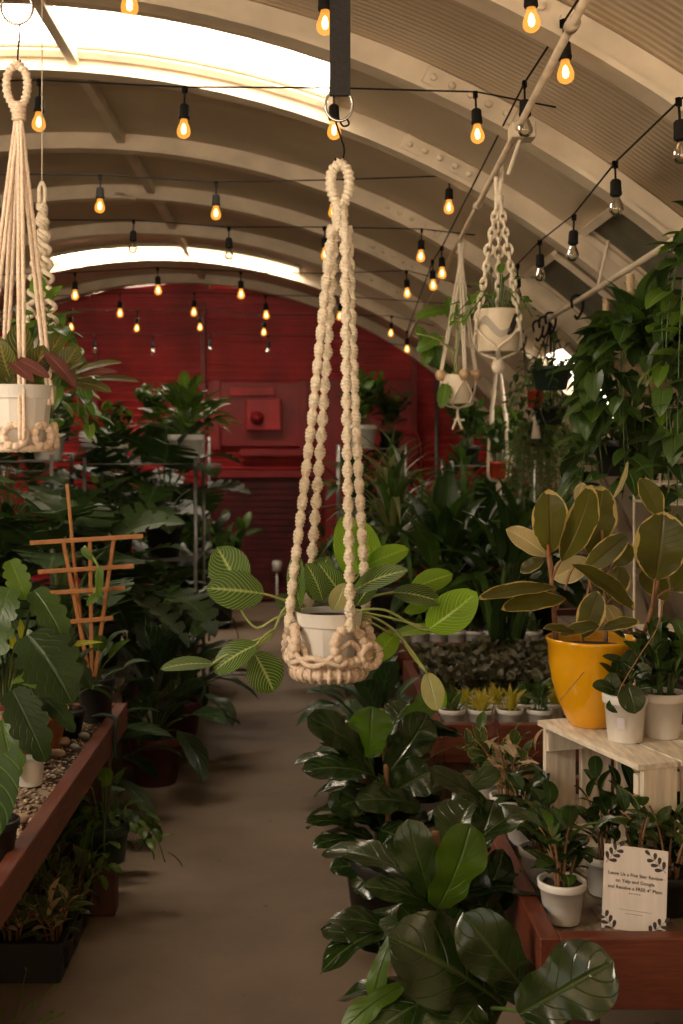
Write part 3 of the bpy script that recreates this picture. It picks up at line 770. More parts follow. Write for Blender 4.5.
def bushy(seed, ns, per, z0, H, S, L, Wd, shape, mats, stem='stem', bend=0.1, fold=0.2, nu=7, nv=2, droop=0.0, top=True, sr=0.003):
    """Several upright stems with leaves along them."""
    r = random.Random(seed); b = MB()
    for i in range(ns):
        a = i * 2.39996 + r.uniform(-.5, .5); q = S * math.sqrt((i + .4) / ns); h = H * r.uniform(.7, 1.05)
        base = V(.25 * q * math.cos(a), .25 * q * math.sin(a), z0 - .01); end = V(q * math.cos(a), q * math.sin(a), z0 + h - droop * q)
        path = bez(base, V(q * .3 * math.cos(a), q * .3 * math.sin(a), z0 + h * .7), end, 10)
        b.sweep(path, lambda s_, t_, f_: sr * (1.2 - .6 * f_), 5, m=len(mats))
        for k in range(per):
            t = .18 + .82 * (k + .5) / per; p = path[min(10, int(t * 10))]; c = a + k * 2.4 + r.uniform(-.5, .5); el = math.radians(r.uniform(-15, 40) + 35 * t)
            l = L * r.uniform(.7, 1.15) * (1 - .3 * abs(t - .5)); dr = V(math.cos(c) * math.cos(el), math.sin(c) * math.cos(el), math.sin(el))
            p0 = p + dr * (l * .12)
            b.leaf(p0, p0 + dr * l, Wd * l / L, V(-math.cos(c) * math.sin(el), -math.sin(c) * math.sin(el), math.cos(el)) + V(r.uniform(-.4, .4), r.uniform(-.4, .4), 0), shape, bend, fold, 0, nu, nv, m=r.randrange(len(mats)), curl=.2)
    return b.mesh('foliage', [M[q] for q in mats] + [M[stem]])
def vines(seed, n, z0, R, drop, L, Wd, shape, mats, stem='stem', gap=0.045, out=0.1, nu=6, nv=2, up=0.05, crown=0, sr=0.0022):
    """Trailing vines that spill over the rim and hang, with an optional leafy crown."""
    r = random.Random(seed); b = MB()
    for i in range(n):
        a = 2 * PI * i / n + r.uniform(-.3, .3); ca, sa = math.cos(a), math.sin(a); dl = drop * r.uniform(.35, 1.0); o = R + out * r.uniform(.4, 1.2)
        path = poly([V(.4 * R * ca, .4 * R * sa, z0), V(R * ca, R * sa, z0 + up * r.uniform(.5, 1.3)), V(o * ca, o * sa, z0 - dl * .25), V(o * ca + r.uniform(-.05, .05), o * sa + r.uniform(-.05, .05), z0 - dl)], 8)
        b.sweep(path, sr, 4, m=len(mats)); s = 0.0; nx = gap * .5
        for k in range(1, len(path)):
            s += (path[k] - path[k - 1]).length
            while s > nx:
                nx += gap; c = a + r.uniform(-1.5, 1.5); el = math.radians(r.uniform(-75, 5)); l = L * r.uniform(.65, 1.15)
                dr = V(math.cos(c) * math.cos(el), math.sin(c) * math.cos(el), math.sin(el)); p0 = path[k] + V(math.cos(c), math.sin(c), .2) * (l * .25)
                b.leaf(p0, p0 + dr * l, Wd * l / L, V(-math.cos(c) * math.sin(el), -math.sin(c) * math.sin(el), math.cos(el)) + V(r.uniform(-.3, .3), r.uniform(-.3, .3), 0), shape, .08, .2, 0, nu, nv, m=r.randrange(len(mats)), curl=.15)
    for i in range(crown):
        a = i * 2.4; f = (i + .5) / crown; el = math.radians(60 - 75 * f + r.uniform(-15, 15)); q = R * 1.2 * math.sqrt(f); l = L * r.uniform(.8, 1.3)
        p0 = V(q * math.cos(a), q * math.sin(a), z0 + .12 * (1 - f) + r.uniform(0, .05)); dr = V(math.cos(a) * math.cos(el), math.sin(a) * math.cos(el), math.sin(el))
        b.tube((0.3 * p0.x, 0.3 * p0.y, z0 - .01), p0, sr, sides=4, m=len(mats))
        b.leaf(p0, p0 + dr * l, Wd * l / L, V(-math.cos(a) * math.sin(el), -math.sin(a) * math.sin(el), math.cos(el)), shape, .1, .2, 0, nu, nv, m=r.randrange(len(mats)), curl=.15)
    return b.mesh('foliage', [M[q] for q in mats] + [M[stem]])
def spiky(seed, n, z0, H, L, Wd, mats, shape='strap', e0=80, e1=-5, bend=0.2, nu=8, nv=1, trunk=True):
    r = random.Random(seed); b = MB()
    if trunk: b.sweep([V(0, 0, z0 - .02), V(.005, 0, z0 + H)], .011, 7, m=len(mats))
    for i in range(n):
        f = (i + .5) / n; a = i * 2.39996; el = math.radians(e0 + (e1 - e0) * f + r.uniform(-8, 8)); l = L * r.uniform(.75, 1.1)
        p = V(.012 * math.cos(a), .012 * math.sin(a), z0 + H * (1 - .35 * f)); dr = V(math.cos(a) * math.cos(el), math.sin(a) * math.cos(el), math.sin(el))
        b.leaf(p, p + dr * l, Wd, V(-math.cos(a) * math.sin(el), -math.sin(a) * math.sin(el), math.cos(el)), shape, bend * r.uniform(.7, 1.3), .25, 0, nu, nv, m=r.randrange(len(mats)), curl=.5)
    return b.mesh('foliage', [M[q] for q in mats] + [M['brownstem']])

P20 = potspec(.125, .095, .22, 'darkpot'); P20r = potspec(.125, .095, .22, 'redpot'); P15w = potspec(.085, .065, .13, 'white')
P15d = potspec(.085, .065, .13, 'darkpot'); P10w = potspec(.047, .036, .086, 'white'); P10d = potspec(.05, .038, .09, 'darkpot')
P20w = potspec(.11, .085, .17, 'white'); P15r = potspec(.085, .065, .14, 'redpot')
K = {}
K['monstera'] = P20 + [('foliage', rosette(1, 17, .2, .62, .42, .40, .40, 'monstera', ['monstera'], 35, -45, .1, .12, 0, 54, 3, .006, zi=1.0, zo=.3))]
K['monstera2'] = P20 + [('foliage', rosette(2, 15, .2, .5, .36, .34, .34, 'monstera', ['monstera', 'darkleaf'], 40, -40, .12, .12, 0, 54, 3, .005, zo=.35))]
K['monstera3'] = P20r + [('foliage', rosette(3, 19, .2, .78, .45, .36, .34, 'monstera', ['monstera'], 30, -50, .1, .12, 0, 54, 3, .005, zo=.3))]
K['selloum'] = P20w + [('foliage', rosette(4, 70, .15, .26, .24, .14, .075, 'lobed', ['midleaf', 'brightleaf', 'brightleaf'], 65, -20, .1, .15, 0, 20, 2, .003, zo=.3))]
K['peace'] = P15w + [('foliage', rosette(5, 34, .12, .30, .2, .26, .085, 'lance', ['darkleaf', 'midleaf'], 75, -20, .14, .25, .02, 9, 2, .003, zo=.3))]
K['calathea'] = P20r + [('foliage', rosette(6, 26, .2, .32, .24, .28, .12, 'ovate', ['calathea'], 65, -30, .14, .2, .03, 10, 3, .003, zo=.2))]
K['darkbush'] = P20 + [('foliage', bushy(7, 12, 9, .2, .75, .3, .2, .1, 'ovate', ['darkleaf', 'darkleaf', 'midleaf']))]
K['smallbush'] = P15w + [('foliage', bushy(8, 12, 8, .12, .27, .16, .1, .05, 'ovate', ['midleaf', 'darkleaf', 'brightleaf']))]
K['smalldark'] = P15d + [('foliage', bushy(9, 12, 8, .12, .3, .18, .11, .055, 'ovate', ['darkleaf', 'darkleaf', 'midleaf']))]
K['heart'] = P20 + [('foliage', rosette(10, 34, .2, .48, .30, .19, .15, 'heart', ['midleaf', 'darkleaf'], 40, -45, .1, .15, 0, 9, 3, .003, zo=.15))]
K['bright'] = P15w + [('foliage', rosette(11, 30, .12, .28, .2, .14, .11, 'heart', ['brightleaf', 'brightleaf', 'midleaf'], 50, -40, .1, .15, 0, 8, 2, .003, zo=.1))]
K['dracaena'] = P20 + [('foliage', spiky(12, 60, .2, .32, .48, .036, ['dracaena', 'dracaena', 'midleaf'], 'lance', 85, -28, .24))]
K['sword'] = P20 + [('foliage', rosette(13, 26, .2, .1, .1, .62, .075, 'lance', ['darkleaf', 'midleaf'], 85, 40, .1, .2, 0, 9, 2, .004, zo=.3))]
K['fern'] = P15d + [('foliage', rosette(14, 60, .12, .2, .15, .3, .05, 'selloum', ['darkleaf', 'midleaf'], 70, -40, .2, .2, 0, 30, 1, .002, zo=.1))]
for i in range(3):
    K['fit%d' % i] = P10w + [('foliage', bushy(20 + i, 11, 6, .08, .10, .11, .06, .045, 'heart', ['fittonia'], bend=.12, fold=.15, nu=6, nv=2))]
K['gold'] = P10w + [('foliage', rosette(24, 14, .075, .012, .03, .072, .022, 'lance', ['goldleaf'], 80, 30, .08, .3, 0, 6, 2, .002, zo=.2))]
K['gold2'] = P10w + [('foliage', rosette(25, 16, .075, .02, .03, .080, .02, 'lance', ['goldleaf'], 82, 35, .08, .3, 0, 6, 2, .002, zo=.2))]
K['rosegreen'] = P10w + [('foliage', rosette(26, 9, .075, .015, .025, .085, .035, 'lance', ['midleaf', 'varieg'], 80, 35, .1, .25, 0, 7, 2, .002, zo=.2))]
K['sprout'] = P10w + [('foliage', bushy(27, 5, 4, .075, .11, .06, .07, .032, 'lance', ['midleaf', 'varieg', 'darkleaf']))]
K['hoya'] = P10w + [('foliage', bushy(28, 8, 6, .075, .12, .095, .075, .042, 'ellipse', ['hoya'], stem='brownstem', fold=.3))]
K['hoya2'] = P10w + [('foliage', bushy(29, 7, 6, .075, .15, .085, .07, .045, 'ellipse', ['hoya', 'darkleaf'], stem='brownstem', fold=.3))]
K['hoyatri'] = P10w + [('foliage', bushy(30, 9, 6, .075, .11, .09, .055, .026, 'ovate', ['varieg', 'varieg', 'pinkcream'], stem='brownstem', fold=.3))]
K['snake'] = P10d + [('foliage', rosette(31, 8, .08, .01, .04, .36, .055, 'strap', ['darkleaf', 'midleaf'], 88, 72, .03, .3, 0, 8, 2, 0))]

def put(kind, name, label, cat, x, y, z, rz=0.0, sc=1.0, group=None):
    return inst(name, label, cat, K[kind], (x, y, z), rz, sc, group)
def putpx(kind, name, label, cat, px, y, z, rz=0.0, sc=1.0, group=None):
    return put(kind, name, label, cat, (px - VX) / FPX * y, y, z, rz, sc, group)

# ---- left mass: table behind the gravel bench, floor, racks
put('monstera', 'potted_monstera', 'large dark split-leaf monstera just behind the trellis on the plant table', 'plant', -1.02, 5.1, .5, 0.4, .92)
put('monstera3', 'potted_monstera', 'tall split-leaf monstera at the left edge of the plant table', 'plant', -1.55, 4.95, .5, 2.0, .95)
put('monstera2', 'potted_monstera', 'smaller split-leaf monstera at the back corner of the plant table by the aisle', 'plant', -.98, 5.75, .5, 4.0, .95)
put('darkbush', 'potted_bush', 'dark bushy plant between the monsteras on the plant table', 'plant', -1.5, 5.65, .5, 1, .8)
put('heart', 'potted_philodendron', 'heart-leaved plant at the left end of the plant table', 'plant', -2.2, 5.2, .5, 1, 1.1)
put('calathea', 'potted_calathea', 'dark calathea in a red pot at the aisle edge behind the gravel bench', 'plant', -.68, 5.55, 0, .3, 1.0)
put('calathea', 'potted_calathea', 'dark calathea against the leg of the plant table below the trellis', 'plant', -.9, 4.85, 0, 2.2, .92)
put('calathea', 'potted_calathea', 'dark broad-leaved calathea beyond the first one, beside the wire rack', 'plant', -.66, 6.25, 0, 4.2, 1.05)
put('darkbush', 'potted_bush', 'low dark bush on the floor in front of the left wire rack', 'plant', -1.15, 6.35, 0, 2, .85)
put('selloum', 'potted_philodendron', 'bushy green split-leaf philodendron in a white pot on top of the rack by the aisle', 'plant', -.68, 6.98, 1.46, 0, .95)
put('monstera2', 'potted_monstera', 'broad dark monstera on the middle shelf of the rack by the aisle', 'plant', -.80, 6.92, .92, 1.2, .9)
put('monstera2', 'potted_monstera', 'second dark monstera on the middle shelf, on the side away from the aisle', 'plant', -1.08, 6.98, .92, 3.6, .8)
put('heart', 'potted_philodendron', 'dark heart-leaved plant on the lowest shelf of the rack by the aisle', 'plant', -.80, 6.95, .35, 1.2, .9)
put('smallbush', 'potted_bush', 'small green plant in a white pot on the rack top left of the split-leaf philodendron', 'plant', -1.08, 6.95, 1.46, 1.2, .8)
put('bright', 'potted_pothos', 'bright green heart-leaved plant on top of the rack behind the left hanging pot', 'plant', -1.39, 6.55, 1.48, 0, 1.1)
put('smallbush', 'potted_bush', 'green bushy plant on the rack top farther left behind the hanging pot', 'plant', -1.85, 6.55, 1.48, 2, 1.3)
put('heart', 'potted_philodendron', 'large heart-leaved plant on the far left end of the rack top', 'plant', -2.35, 6.6, 1.48, 2, .8)
put('monstera', 'potted_monstera', 'dark monstera on the middle shelf of the farther left rack', 'plant', -1.6, 6.5, .95, 5, .75)
put('darkbush', 'potted_bush', 'dark bushy plant on the middle shelf at the far left', 'plant', -2.2, 6.55, .95, 3, .75)
put('monstera2', 'potted_monstera', 'dark monstera low on the farther left rack', 'plant', -1.7, 6.55, .4, 2.6, .8)
put('heart', 'potted_philodendron', 'dark leafy plant on the deep left rack top beside the red wall', 'plant', -1.9, 9.3, 1.6, 2, .9)
put('smalldark', 'potted_bush', 'dark clump on the deep left rack top toward the aisle', 'plant', -1.15, 9.3, 1.6, 2, .95)
for i, (x, z, lb) in enumerate([(-.95, 1.1, 'dark leafy plant on the middle shelf of the deep left rack, aisle end'), (-1.5, 1.1, 'dark leafy plant at the middle of the deep left rack'), (-2.1, 1.1, 'dark leafy plant on the far left of the deep left rack'),
                                (-.95, .45, 'low dark plant at the aisle end of the deep left rack'), (-1.6, .45, 'low dark plant in the middle of the deep left rack')]):
    put(['darkbush', 'heart', 'peace'][i % 3], 'potted_foliage', lb, 'plant', x, 9.3, z, i * 1.7, .8)
put('darkbush', 'potted_bush', 'tall dark bush on the floor between the two left racks by the aisle', 'plant', -.85, 8.1, 0, 0, 1.15)
put('monstera3', 'potted_monstera', 'tall monstera on the floor beyond the rack by the aisle', 'plant', -1.1, 7.7, 0, 1, 1.2)
put('darkbush', 'potted_bush', 'dark bush on the floor at the aisle edge near the red wall', 'plant', -.72, 10.3, 0, 2, 1.0)
put('heart', 'potted_philodendron', 'dark broad-leaved plant deep at left on the floor below the red wall', 'plant', -1.2, 10.9, 0, 2, 1.35)

# ---- right mass
put('dracaena', 'potted_dracaena', 'spiky striped dracaena behind the macrame planter at the aisle edge', 'plant', .50, 6.75, .515, 0, 1.18)
put('dracaena', 'potted_dracaena', 'second spiky dracaena just right of the first, partly hidden', 'plant', .72, 7.2, .515, 2, .9)
put('smallbush', 'potted_bush', 'green plant in a white pot on the centre rack against the red wall', 'plant', .5, 10.15, 1.54, 0, 1.5)
put('smalldark', 'potted_bush', 'dark plant on the right of the centre rack top', 'plant', .74, 10.15, 1.54, 1, 1.1)
put('peace', 'potted_foliage', 'leafy plant on the middle shelf of the centre rack, left side', 'plant', .42, 10.15, 1.0, 1, .95)
put('heart', 'potted_philodendron', 'leafy plant on the middle shelf of the centre rack, right side', 'plant', .7, 10.15, 1.0, 1, .8)
put('peace', 'potted_foliage', 'dark leafy plant low on the centre rack', 'plant', .55, 10.15, .5, 1, 1.0)
put('smalldark', 'potted_bush', 'dark ruffled plant on top of the right rack under the rope planters', 'plant', 1.12, 8.15, 1.43, 0, 1.0)
put('smallbush', 'potted_bush', 'green plant on the right end of that rack top', 'plant', 1.38, 8.15, 1.43, 1, .9)
put('peace', 'potted_foliage', 'leafy plant in a white pot on the second shelf of the right rack', 'plant', 1.08, 8.1, 1.16, 0, .7)
put('smallbush', 'potted_bush', 'small bushy plant beside it on the second shelf of the right rack', 'plant', 1.36, 8.15, 1.16, 0, .8)
put('monstera2', 'potted_monstera', 'dark monstera on the lowest shelf of the right rack', 'plant', 1.2, 8.1, .5, 0, .95)
put('sword', 'potted_foliage', 'upright sword-leaved plant on the third bench at its left', 'plant', .95, 6.9, .515, 0, 1.0)
put('peace', 'potted_foliage', 'dense dark peace lily on the third bench behind the macrame planter', 'plant', .78, 6.6, .515, 1, 1.35)
put('heart', 'potted_philodendron', 'dark heart-leaved plant on the third bench at right', 'plant', 1.3, 6.7, .515, 2, 1.0)
put('peace', 'potted_foliage', 'dark glossy peace lily at the right of the third bench', 'plant', 1.1, 6.35, .515, 3, 1.25)
put('monstera2', 'potted_monstera', 'dark monstera behind the third bench', 'plant', .8, 7.75, 0, 3, 1.35)
put('darkbush', 'potted_bush', 'tall dark bush on the floor behind the right rack', 'plant', 1.25, 9.1, 0, 0, 1.35)
put('heart', 'potted_philodendron', 'broad dark plant on the floor left of the right rack', 'plant', .62, 8.6, 0, 1, 1.4)
put('darkbush', 'potted_bush', 'dark bush at the aisle edge beyond the dracaenas', 'plant', .3, 8.9, 0, 1, 1.0)
put('calathea', 'potted_calathea', 'dark calathea on the floor at the end of the third bench', 'plant', .34, 5.93, 0, 1, .8)
put('calathea', 'potted_calathea', 'dark calathea beside the second bench behind the fiddle-leaf fig', 'plant', .33, 5.1, 0, 3, .85)
put('sword', 'potted_foliage', 'dark narrow-leaved plant on the floor against the second bench corner', 'plant', .34, 4.55, 0, 2, .62)
put('darkbush', 'potted_bush', 'tall dark bush at right behind the third bench', 'plant', 1.45, 7.75, 0, 0, 1.3)
put('darkbush', 'potted_bush', 'dark bush at far right beyond the vault window', 'plant', 1.7, 9.0, 0, 2, 1.25)
# second bench: small pots in rows
yz = .468
for px, k, lb in [(452, 'rosegreen', 'small white pot with upright green leaves at the left front of the second bench'), (481, 'gold', 'white pot of golden short-leaved sansevieria second from left on the second bench'),
                  (510, 'gold2', 'white pot of golden sansevieria beside its twin, nearer the yellow pot'), (540, 'sprout', 'white pot with dark lance leaves at the front right of the second bench')]:
    putpx(k, 'potted_succulent' if 'gold' in k else 'potted_seedling', lb, 'plant', px, 4.56, yz, px, 1.03, 'white pots in the front row of the second bench')
for px, k in [(466, 'gold'), (496, 'gold2'), (524, 'rosegreen'), (553, 'gold'), (578, 'sprout')]:
    putpx(k, 'potted_seedling', 'white pot half hidden in the second row of the second bench', 'plant', px, 4.70, yz, px, .95, 'white pots in the second row of the second bench')
r_ = random.Random(9); n = 0
for row in range(5):
    for c in range(8):
        x = .58 + c * .125 + (row % 2) * .05; y = 4.86 + row * .165
        put('fit%d' % (n % 3), 'potted_fittonia', 'dark grey crinkled-leaf plant packed in the mass on the second bench', 'plant', x, y, yz, r_.random() * 6, r_.uniform(.85, 1.02), 'crinkled-leaf plants packed on the second bench'); n += 1
for px, y, s, lb in [(497, 5.66, 1.15, 'tall dark snake plant standing behind the crinkled-leaf mass'), (512, 5.67, .95, 'shorter snake plant right of the tall one')]:
    putpx('snake', 'snake_plant', lb, 'plant', px, y, yz, px, s)
for i, px in enumerate([401, 419, 438, 456, 474, 493, 513, 533]):
    y = 6.2; yz = .515; putpx(['sprout', 'rosegreen', 'hoya2'][i % 3], 'potted_seedling', 'small white potted seedling in the front row of the third bench', 'plant', px, y, yz, px, 1.02, 'white pots in the front row of the third bench')

# ---------------------------------------------------------------- macrame hangers
def sinnet(mb, pts, L=0.041, m=0, r0=0.0058, r1=0.0072):
    """A spiral half-knot cord: bead-like bulges with wrapped ridges."""
    P = poly(pts, 4); tot = sum((P[i + 1] - P[i]).length for i in range(len(P) - 1))
    n = int(tot / 0.0022); Q = []; acc = 0; i = 0
    for k in range(n + 1):
        s = tot * k / n
        while i < len(P) - 2 and acc + (P[i + 1] - P[i]).length < s: acc += (P[i + 1] - P[i]).length; i += 1
        d = (P[i + 1] - P[i]).length; Q.append(P[i].lerp(P[i + 1], min(1, (s - acc) / max(d, 1e-6))))
    def rf(s, th, f):
        ph = s / L; b = abs(math.sin(PI * ph)) ** .75
        return (r0 + r1 * b) * (1 + .10 * math.cos(2 * (th - PI * ph))) + .0013 * math.sin(2 * PI * 5 * ph + 2 * th) * (.4 + b)
    mb.sweep(Q, rf, 18, m=m)
def rope(mb, pts, r, pitch=None, sides=9, dens=8, m=0, smoothp=True):
    P = poly(pts, dens) if smoothp else pts
    p = pitch or r * 5
    mb.sweep(P, lambda s, th, f: r * (1 + .13 * math.cos(3 * (th - 2 * PI * s / p))), sides, m=m)
def knotring(mb, c, R, r, nrm, m=0, knots=14, ecc=1.0):
    """A cord ring wrapped in lark's-head knots, facing nrm."""
    nrm = Vector(nrm).normalized(); a = nrm.cross(V(0, 0, 1))
    a = a.normalized() if a.length > .1 else V(1, 0, 0); b = a.cross(nrm)
    pts = [Vector(c) + a * (R * ecc * math.cos(t)) + b * (R * math.sin(t)) for t in [2 * PI * i / 84 for i in range(84)]]
    T = 2 * PI * R
    mb.sweep(pts, lambda s, th, f: r * (.8 + .35 * abs(math.sin(PI * knots * s / T)) ** .6), 10, closed=True, m=m)
def circ(c, R, z, n=48, a0=0): return [V(c[0] + R * math.cos(a0 + 2 * PI * i / n), c[1] + R * math.sin(a0 + 2 * PI * i / n), z) for i in range(n)]

# hero hanger at 2.9 m
HY = 2.9; AX = V(.062, HY, 0)
S1 = W(340, 2, HY)
top = W(340, 158, HY)
r = thing('ceiling_strap', 'black webbing strap with a nickel ring hanging from the vault above the macrame planter', 'strap', W(340, 95, HY))
b = MB(); b.box((W(340, 0, HY).x, HY, (2.975 + W(0, 96, HY).z) / 2), (.050, .012, 2.975 - W(0, 96, HY).z)); b.build('webbing', M['strap'], r, False)
b = MB(); q = W(339, 97, HY)
b.sweep([q + V(.033 * math.cos(t), 0, -.020 + .038 * math.sin(t)) for t in [2 * PI * i / 40 for i in range(40)]], .0036, 8, closed=True); b.build('ring', M['steel'], r)
b = MB(); b.sweep(poly([W(346, 117, HY), W(349, 124, HY), W(343, 126, HY), W(338, 118, HY), W(336, 122, HY), W(340, 135, HY), W(344, 148, HY), W(343, 158, HY), W(338, 163, HY), W(335, 158, HY)], 6), .0024, 7)
tag(b.build('hook', M['black'], None), 'thin black S-hook joining the strap ring and the macrame loop', 'hook')
r = thing('macrame_hanger', 'cream macrame plant hanger with four bead-like spiral cords and ringed basket, hung at centre', 'plant hanger', V(.06, HY, 1.02))
b = MB()
for sx in (-1, 1):
    b.sweep(poly([W(340 - 1 * sx, 162, HY), W(340 + 8 * sx, 172, HY), W(340 + 9 * sx, 188, HY) + V(0, .006 * sx, 0), W(340 + 4.5 * sx, 202, HY), W(340 + 2 * sx, 212, HY)], 16),
            lambda s, th, f: .0125 * (1 + .16 * math.cos(2 * PI * s / .0125 + th)), 10)
b.build('loop', M['cotton'], r)
b = MB(); q = W(340, 0, HY)
b.sweep([V(q.x + .0015 * math.sin(i * .5), HY, W(0, 207 + 22 * i / 120, HY).z) for i in range(121)], lambda s, th, f: .0185 * (1 + .09 * math.cos(2 * PI * s / .0068)), 18)
b.build('wrap', M['cotton'], r)
AZ = [195, 300, 20, 120]; RR = .098
ringc = []
for a in AZ:
    ca, sa = math.cos(math.radians(a)), math.sin(math.radians(a))
    p1 = V(AX.x + RR * ca, HY + RR * sa, 1.150); p0 = V(q.x + .015 * ca, HY + .015 * sa, W(0, 229, HY).z)
    b = MB(); sinnet(b, [p0, p0.lerp(p1, .04) + V(.006 * ca, .006 * sa, 0), p0.lerp(p1, .5), p0.lerp(p1, .97), p1 + V(-.004 * ca, -.004 * sa, -.02)]); b.build('spiral_cord', M['cotton'], r)
    c = V(AX.x + .094 * ca, HY + .094 * sa, 1.082); ringc.append((c, ca, sa))
    b = MB(); knotring(b, c, .040, .0115, (ca, sa, .12)); b.build('knot_ring', M['cottonpink'], r)
    b = MB(); rope(b, [p1 + V(0, 0, -.008), p1.lerp(c, .4) + V(.004 * ca, .004 * sa, 0), c + V(0.002 * ca, 0.002 * sa, .045)], .011); b.build('neck', M['cotton'], r)
b = MB(); knotring(b, V(AX.x, HY, 1.012), .078, .014, (0, 0, 1), knots=26); b.build('base_ring', M['cottonpink'], r)
b = MB()
for i in range(24):
    a = 2 * PI * i / 24; b.sweep([V(AX.x + .078 * math.cos(a), HY + .078 * math.sin(a), 1.012) + V(.016 * math.cos(a) * math.cos(t), .016 * math.sin(a) * math.cos(t), .017 * math.sin(t)) for t in [2 * PI * k / 14 for k in range(14)]], .0055, 6, closed=True)
for i in range(3): a = i * PI / 3; b.sweep([V(AX.x - .078 * math.cos(a), HY - .078 * math.sin(a), 1.0), V(AX.x, HY, .999), V(AX.x + .078 * math.cos(a), HY + .078 * math.sin(a), 1.0)], .005, 6)
b.build('base_knots', M['cottonpink'], r)
b = MB()
for i in range(4):
    a0, a1 = math.radians(AZ[i]), math.radians(AZ[(i + 1) % 4]) + (2 * PI if AZ[(i + 1) % 4] < AZ[i] else 0)
    for zz, sg in ((1.075, 1), (1.058, -1)):
        pts = []
        for k in range(9):
            t = k / 8; a = a0 + (a1 - a0) * t; rr = .097 + .008 * math.sin(PI * t)
            pts.append(V(AX.x + rr * math.cos(a), HY + rr * math.sin(a), zz + sg * .018 * math.cos(2 * PI * t) - .02 * math.sin(PI * t)))
        b.sweep(poly(pts, 5), .0068, 8)
b.build('linking_cords', M['cottonpink'], r)
for c0, px in ((ringc[1], 371), (ringc[0], 297)):
    b = MB(); q2 = W(px, 656, 2.84 if px > 340 else 2.86); knotring(b, q2, .026, .0085, (.55 if px > 340 else -.6, -.8, 0), knots=11); b.build('small_ring', M['cottonpink'], r)
# hero pot and prayer plant
hr = thing('prayer_plant', 'striped green prayer plant in a white ribbed pot held in the central macrame hanger', 'plant', V(AX.x, HY, 1.022))
b = MB(); rt, rb, h = .079, .060, .132; zb = 1.022
b.lathe((AX.x, HY, zb), [(0, 0), (rb, 0), (rb + .001, .004), (rt * .935, h * .76), (rt * .935, h * .82)], 14)
b.lathe((AX.x, HY, zb), [(rt * .9, h * .75), (rt * .99, h * .755), (rt, h * .78), (rt * 1.03, h), (rt * .98, h), (rt * .95, h * .86)], 56)
b.build('pot', M['white'], hr, False)
b = MB(); b.add([(AX.x + .074 * math.cos(2 * PI * i / 24), HY + .074 * math.sin(2 * PI * i / 24), zb + .118) for i in range(24)], [tuple(range(24))]); b.build('soil', M['soil'], hr)
def leaves(root, Y, lst, shape='ellipse', stem=None, sr=.0025, nu=14, nv=4, name='leaf', bend=.07, fold=.10, wave=0.0, curl=.1):
    """lst: bx,by,tx,ty, width px, base depth, tip depth, material, normal, [stem start px,py,depth]; one mesh per leaf."""
    for i, e in enumerate(lst):
        bx, by, tx, ty, w, d0, d1, mt, nr = e[:9]
        p, t = W(bx, by, Y + d0), W(tx, ty, Y + d1)
        b = MB(); b.leaf(p, t, w * Y / FPX, nr, shape, bend, fold, wave, nu, nv, ph=i * 1.7, curl=curl)
        b.build(name, M[mt], root)
        if len(e) > 9:
            s = W(e[9], e[10], Y + e[11]); sb = MB(); mid = (s + p) / 2 + V(0, 0, .012)
            sb.sweep(bez(s, mid, p + (t - p) * .04, 8), sr, 6); sb.build('stalk', M[stem], root)
U = (0, -.75, .65); FR = (0, -1, .15)
leaves(hr, HY, [
    (243, 592, 217, 547, 42, -.02, .01, 'maranta', (-.1, -1, .25), 300, 606, 0), (265, 594, 206, 588, 40, -.03, -.05, 'maranta', (0, -1, .35), 300, 610, 0),
    (214, 664, 160, 669, 19, -.05, -.09, 'maranta', (0, -.6, .8), 272, 634, -.03), (258, 644, 213, 672, 32, -.05, -.05, 'maranta', (-.4, -.8, .6), 274, 630, -.03),
    (254, 652, 274, 692, 38, -.045, -.03, 'maranta', (.3, -1, .1), 272, 634, -.03),
    (300, 608, 297, 552, 22, -.02, -.01, 'maranta', (-.5, -.8, 0)), (323, 602, 306, 563, 26, -.03, -.05, 'maranta', (.5, -.8, .2)), (312, 600, 328, 556, 30, 0, .02, 'maranta', (-.2, -1, .3)),
    (345, 600, 318, 562, 24, .0, -.03, 'maranta', (-.3, -.8, .5)), (333, 611, 345, 583, 20, -.07, -.08, 'marantapale', (.2, -1, .2)),
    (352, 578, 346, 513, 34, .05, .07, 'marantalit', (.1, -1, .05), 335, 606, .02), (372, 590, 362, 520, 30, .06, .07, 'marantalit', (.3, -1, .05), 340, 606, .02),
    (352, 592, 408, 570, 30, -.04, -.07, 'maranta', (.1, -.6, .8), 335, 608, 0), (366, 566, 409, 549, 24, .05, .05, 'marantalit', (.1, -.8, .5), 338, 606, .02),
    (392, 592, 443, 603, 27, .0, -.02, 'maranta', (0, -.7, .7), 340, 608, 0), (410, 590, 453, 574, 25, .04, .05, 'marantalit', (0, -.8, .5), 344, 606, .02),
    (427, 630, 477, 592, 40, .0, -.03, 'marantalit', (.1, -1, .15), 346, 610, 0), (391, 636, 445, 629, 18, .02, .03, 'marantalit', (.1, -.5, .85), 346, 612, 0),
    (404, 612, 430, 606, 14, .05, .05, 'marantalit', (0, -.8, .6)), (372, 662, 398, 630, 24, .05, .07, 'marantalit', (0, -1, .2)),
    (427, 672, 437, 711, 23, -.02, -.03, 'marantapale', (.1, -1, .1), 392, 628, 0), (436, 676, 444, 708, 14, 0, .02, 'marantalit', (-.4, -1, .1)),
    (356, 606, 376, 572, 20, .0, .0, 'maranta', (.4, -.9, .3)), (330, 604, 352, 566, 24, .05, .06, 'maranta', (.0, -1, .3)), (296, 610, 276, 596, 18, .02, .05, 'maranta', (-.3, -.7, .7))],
    stem='palestem', sr=.0028)
b = MB()
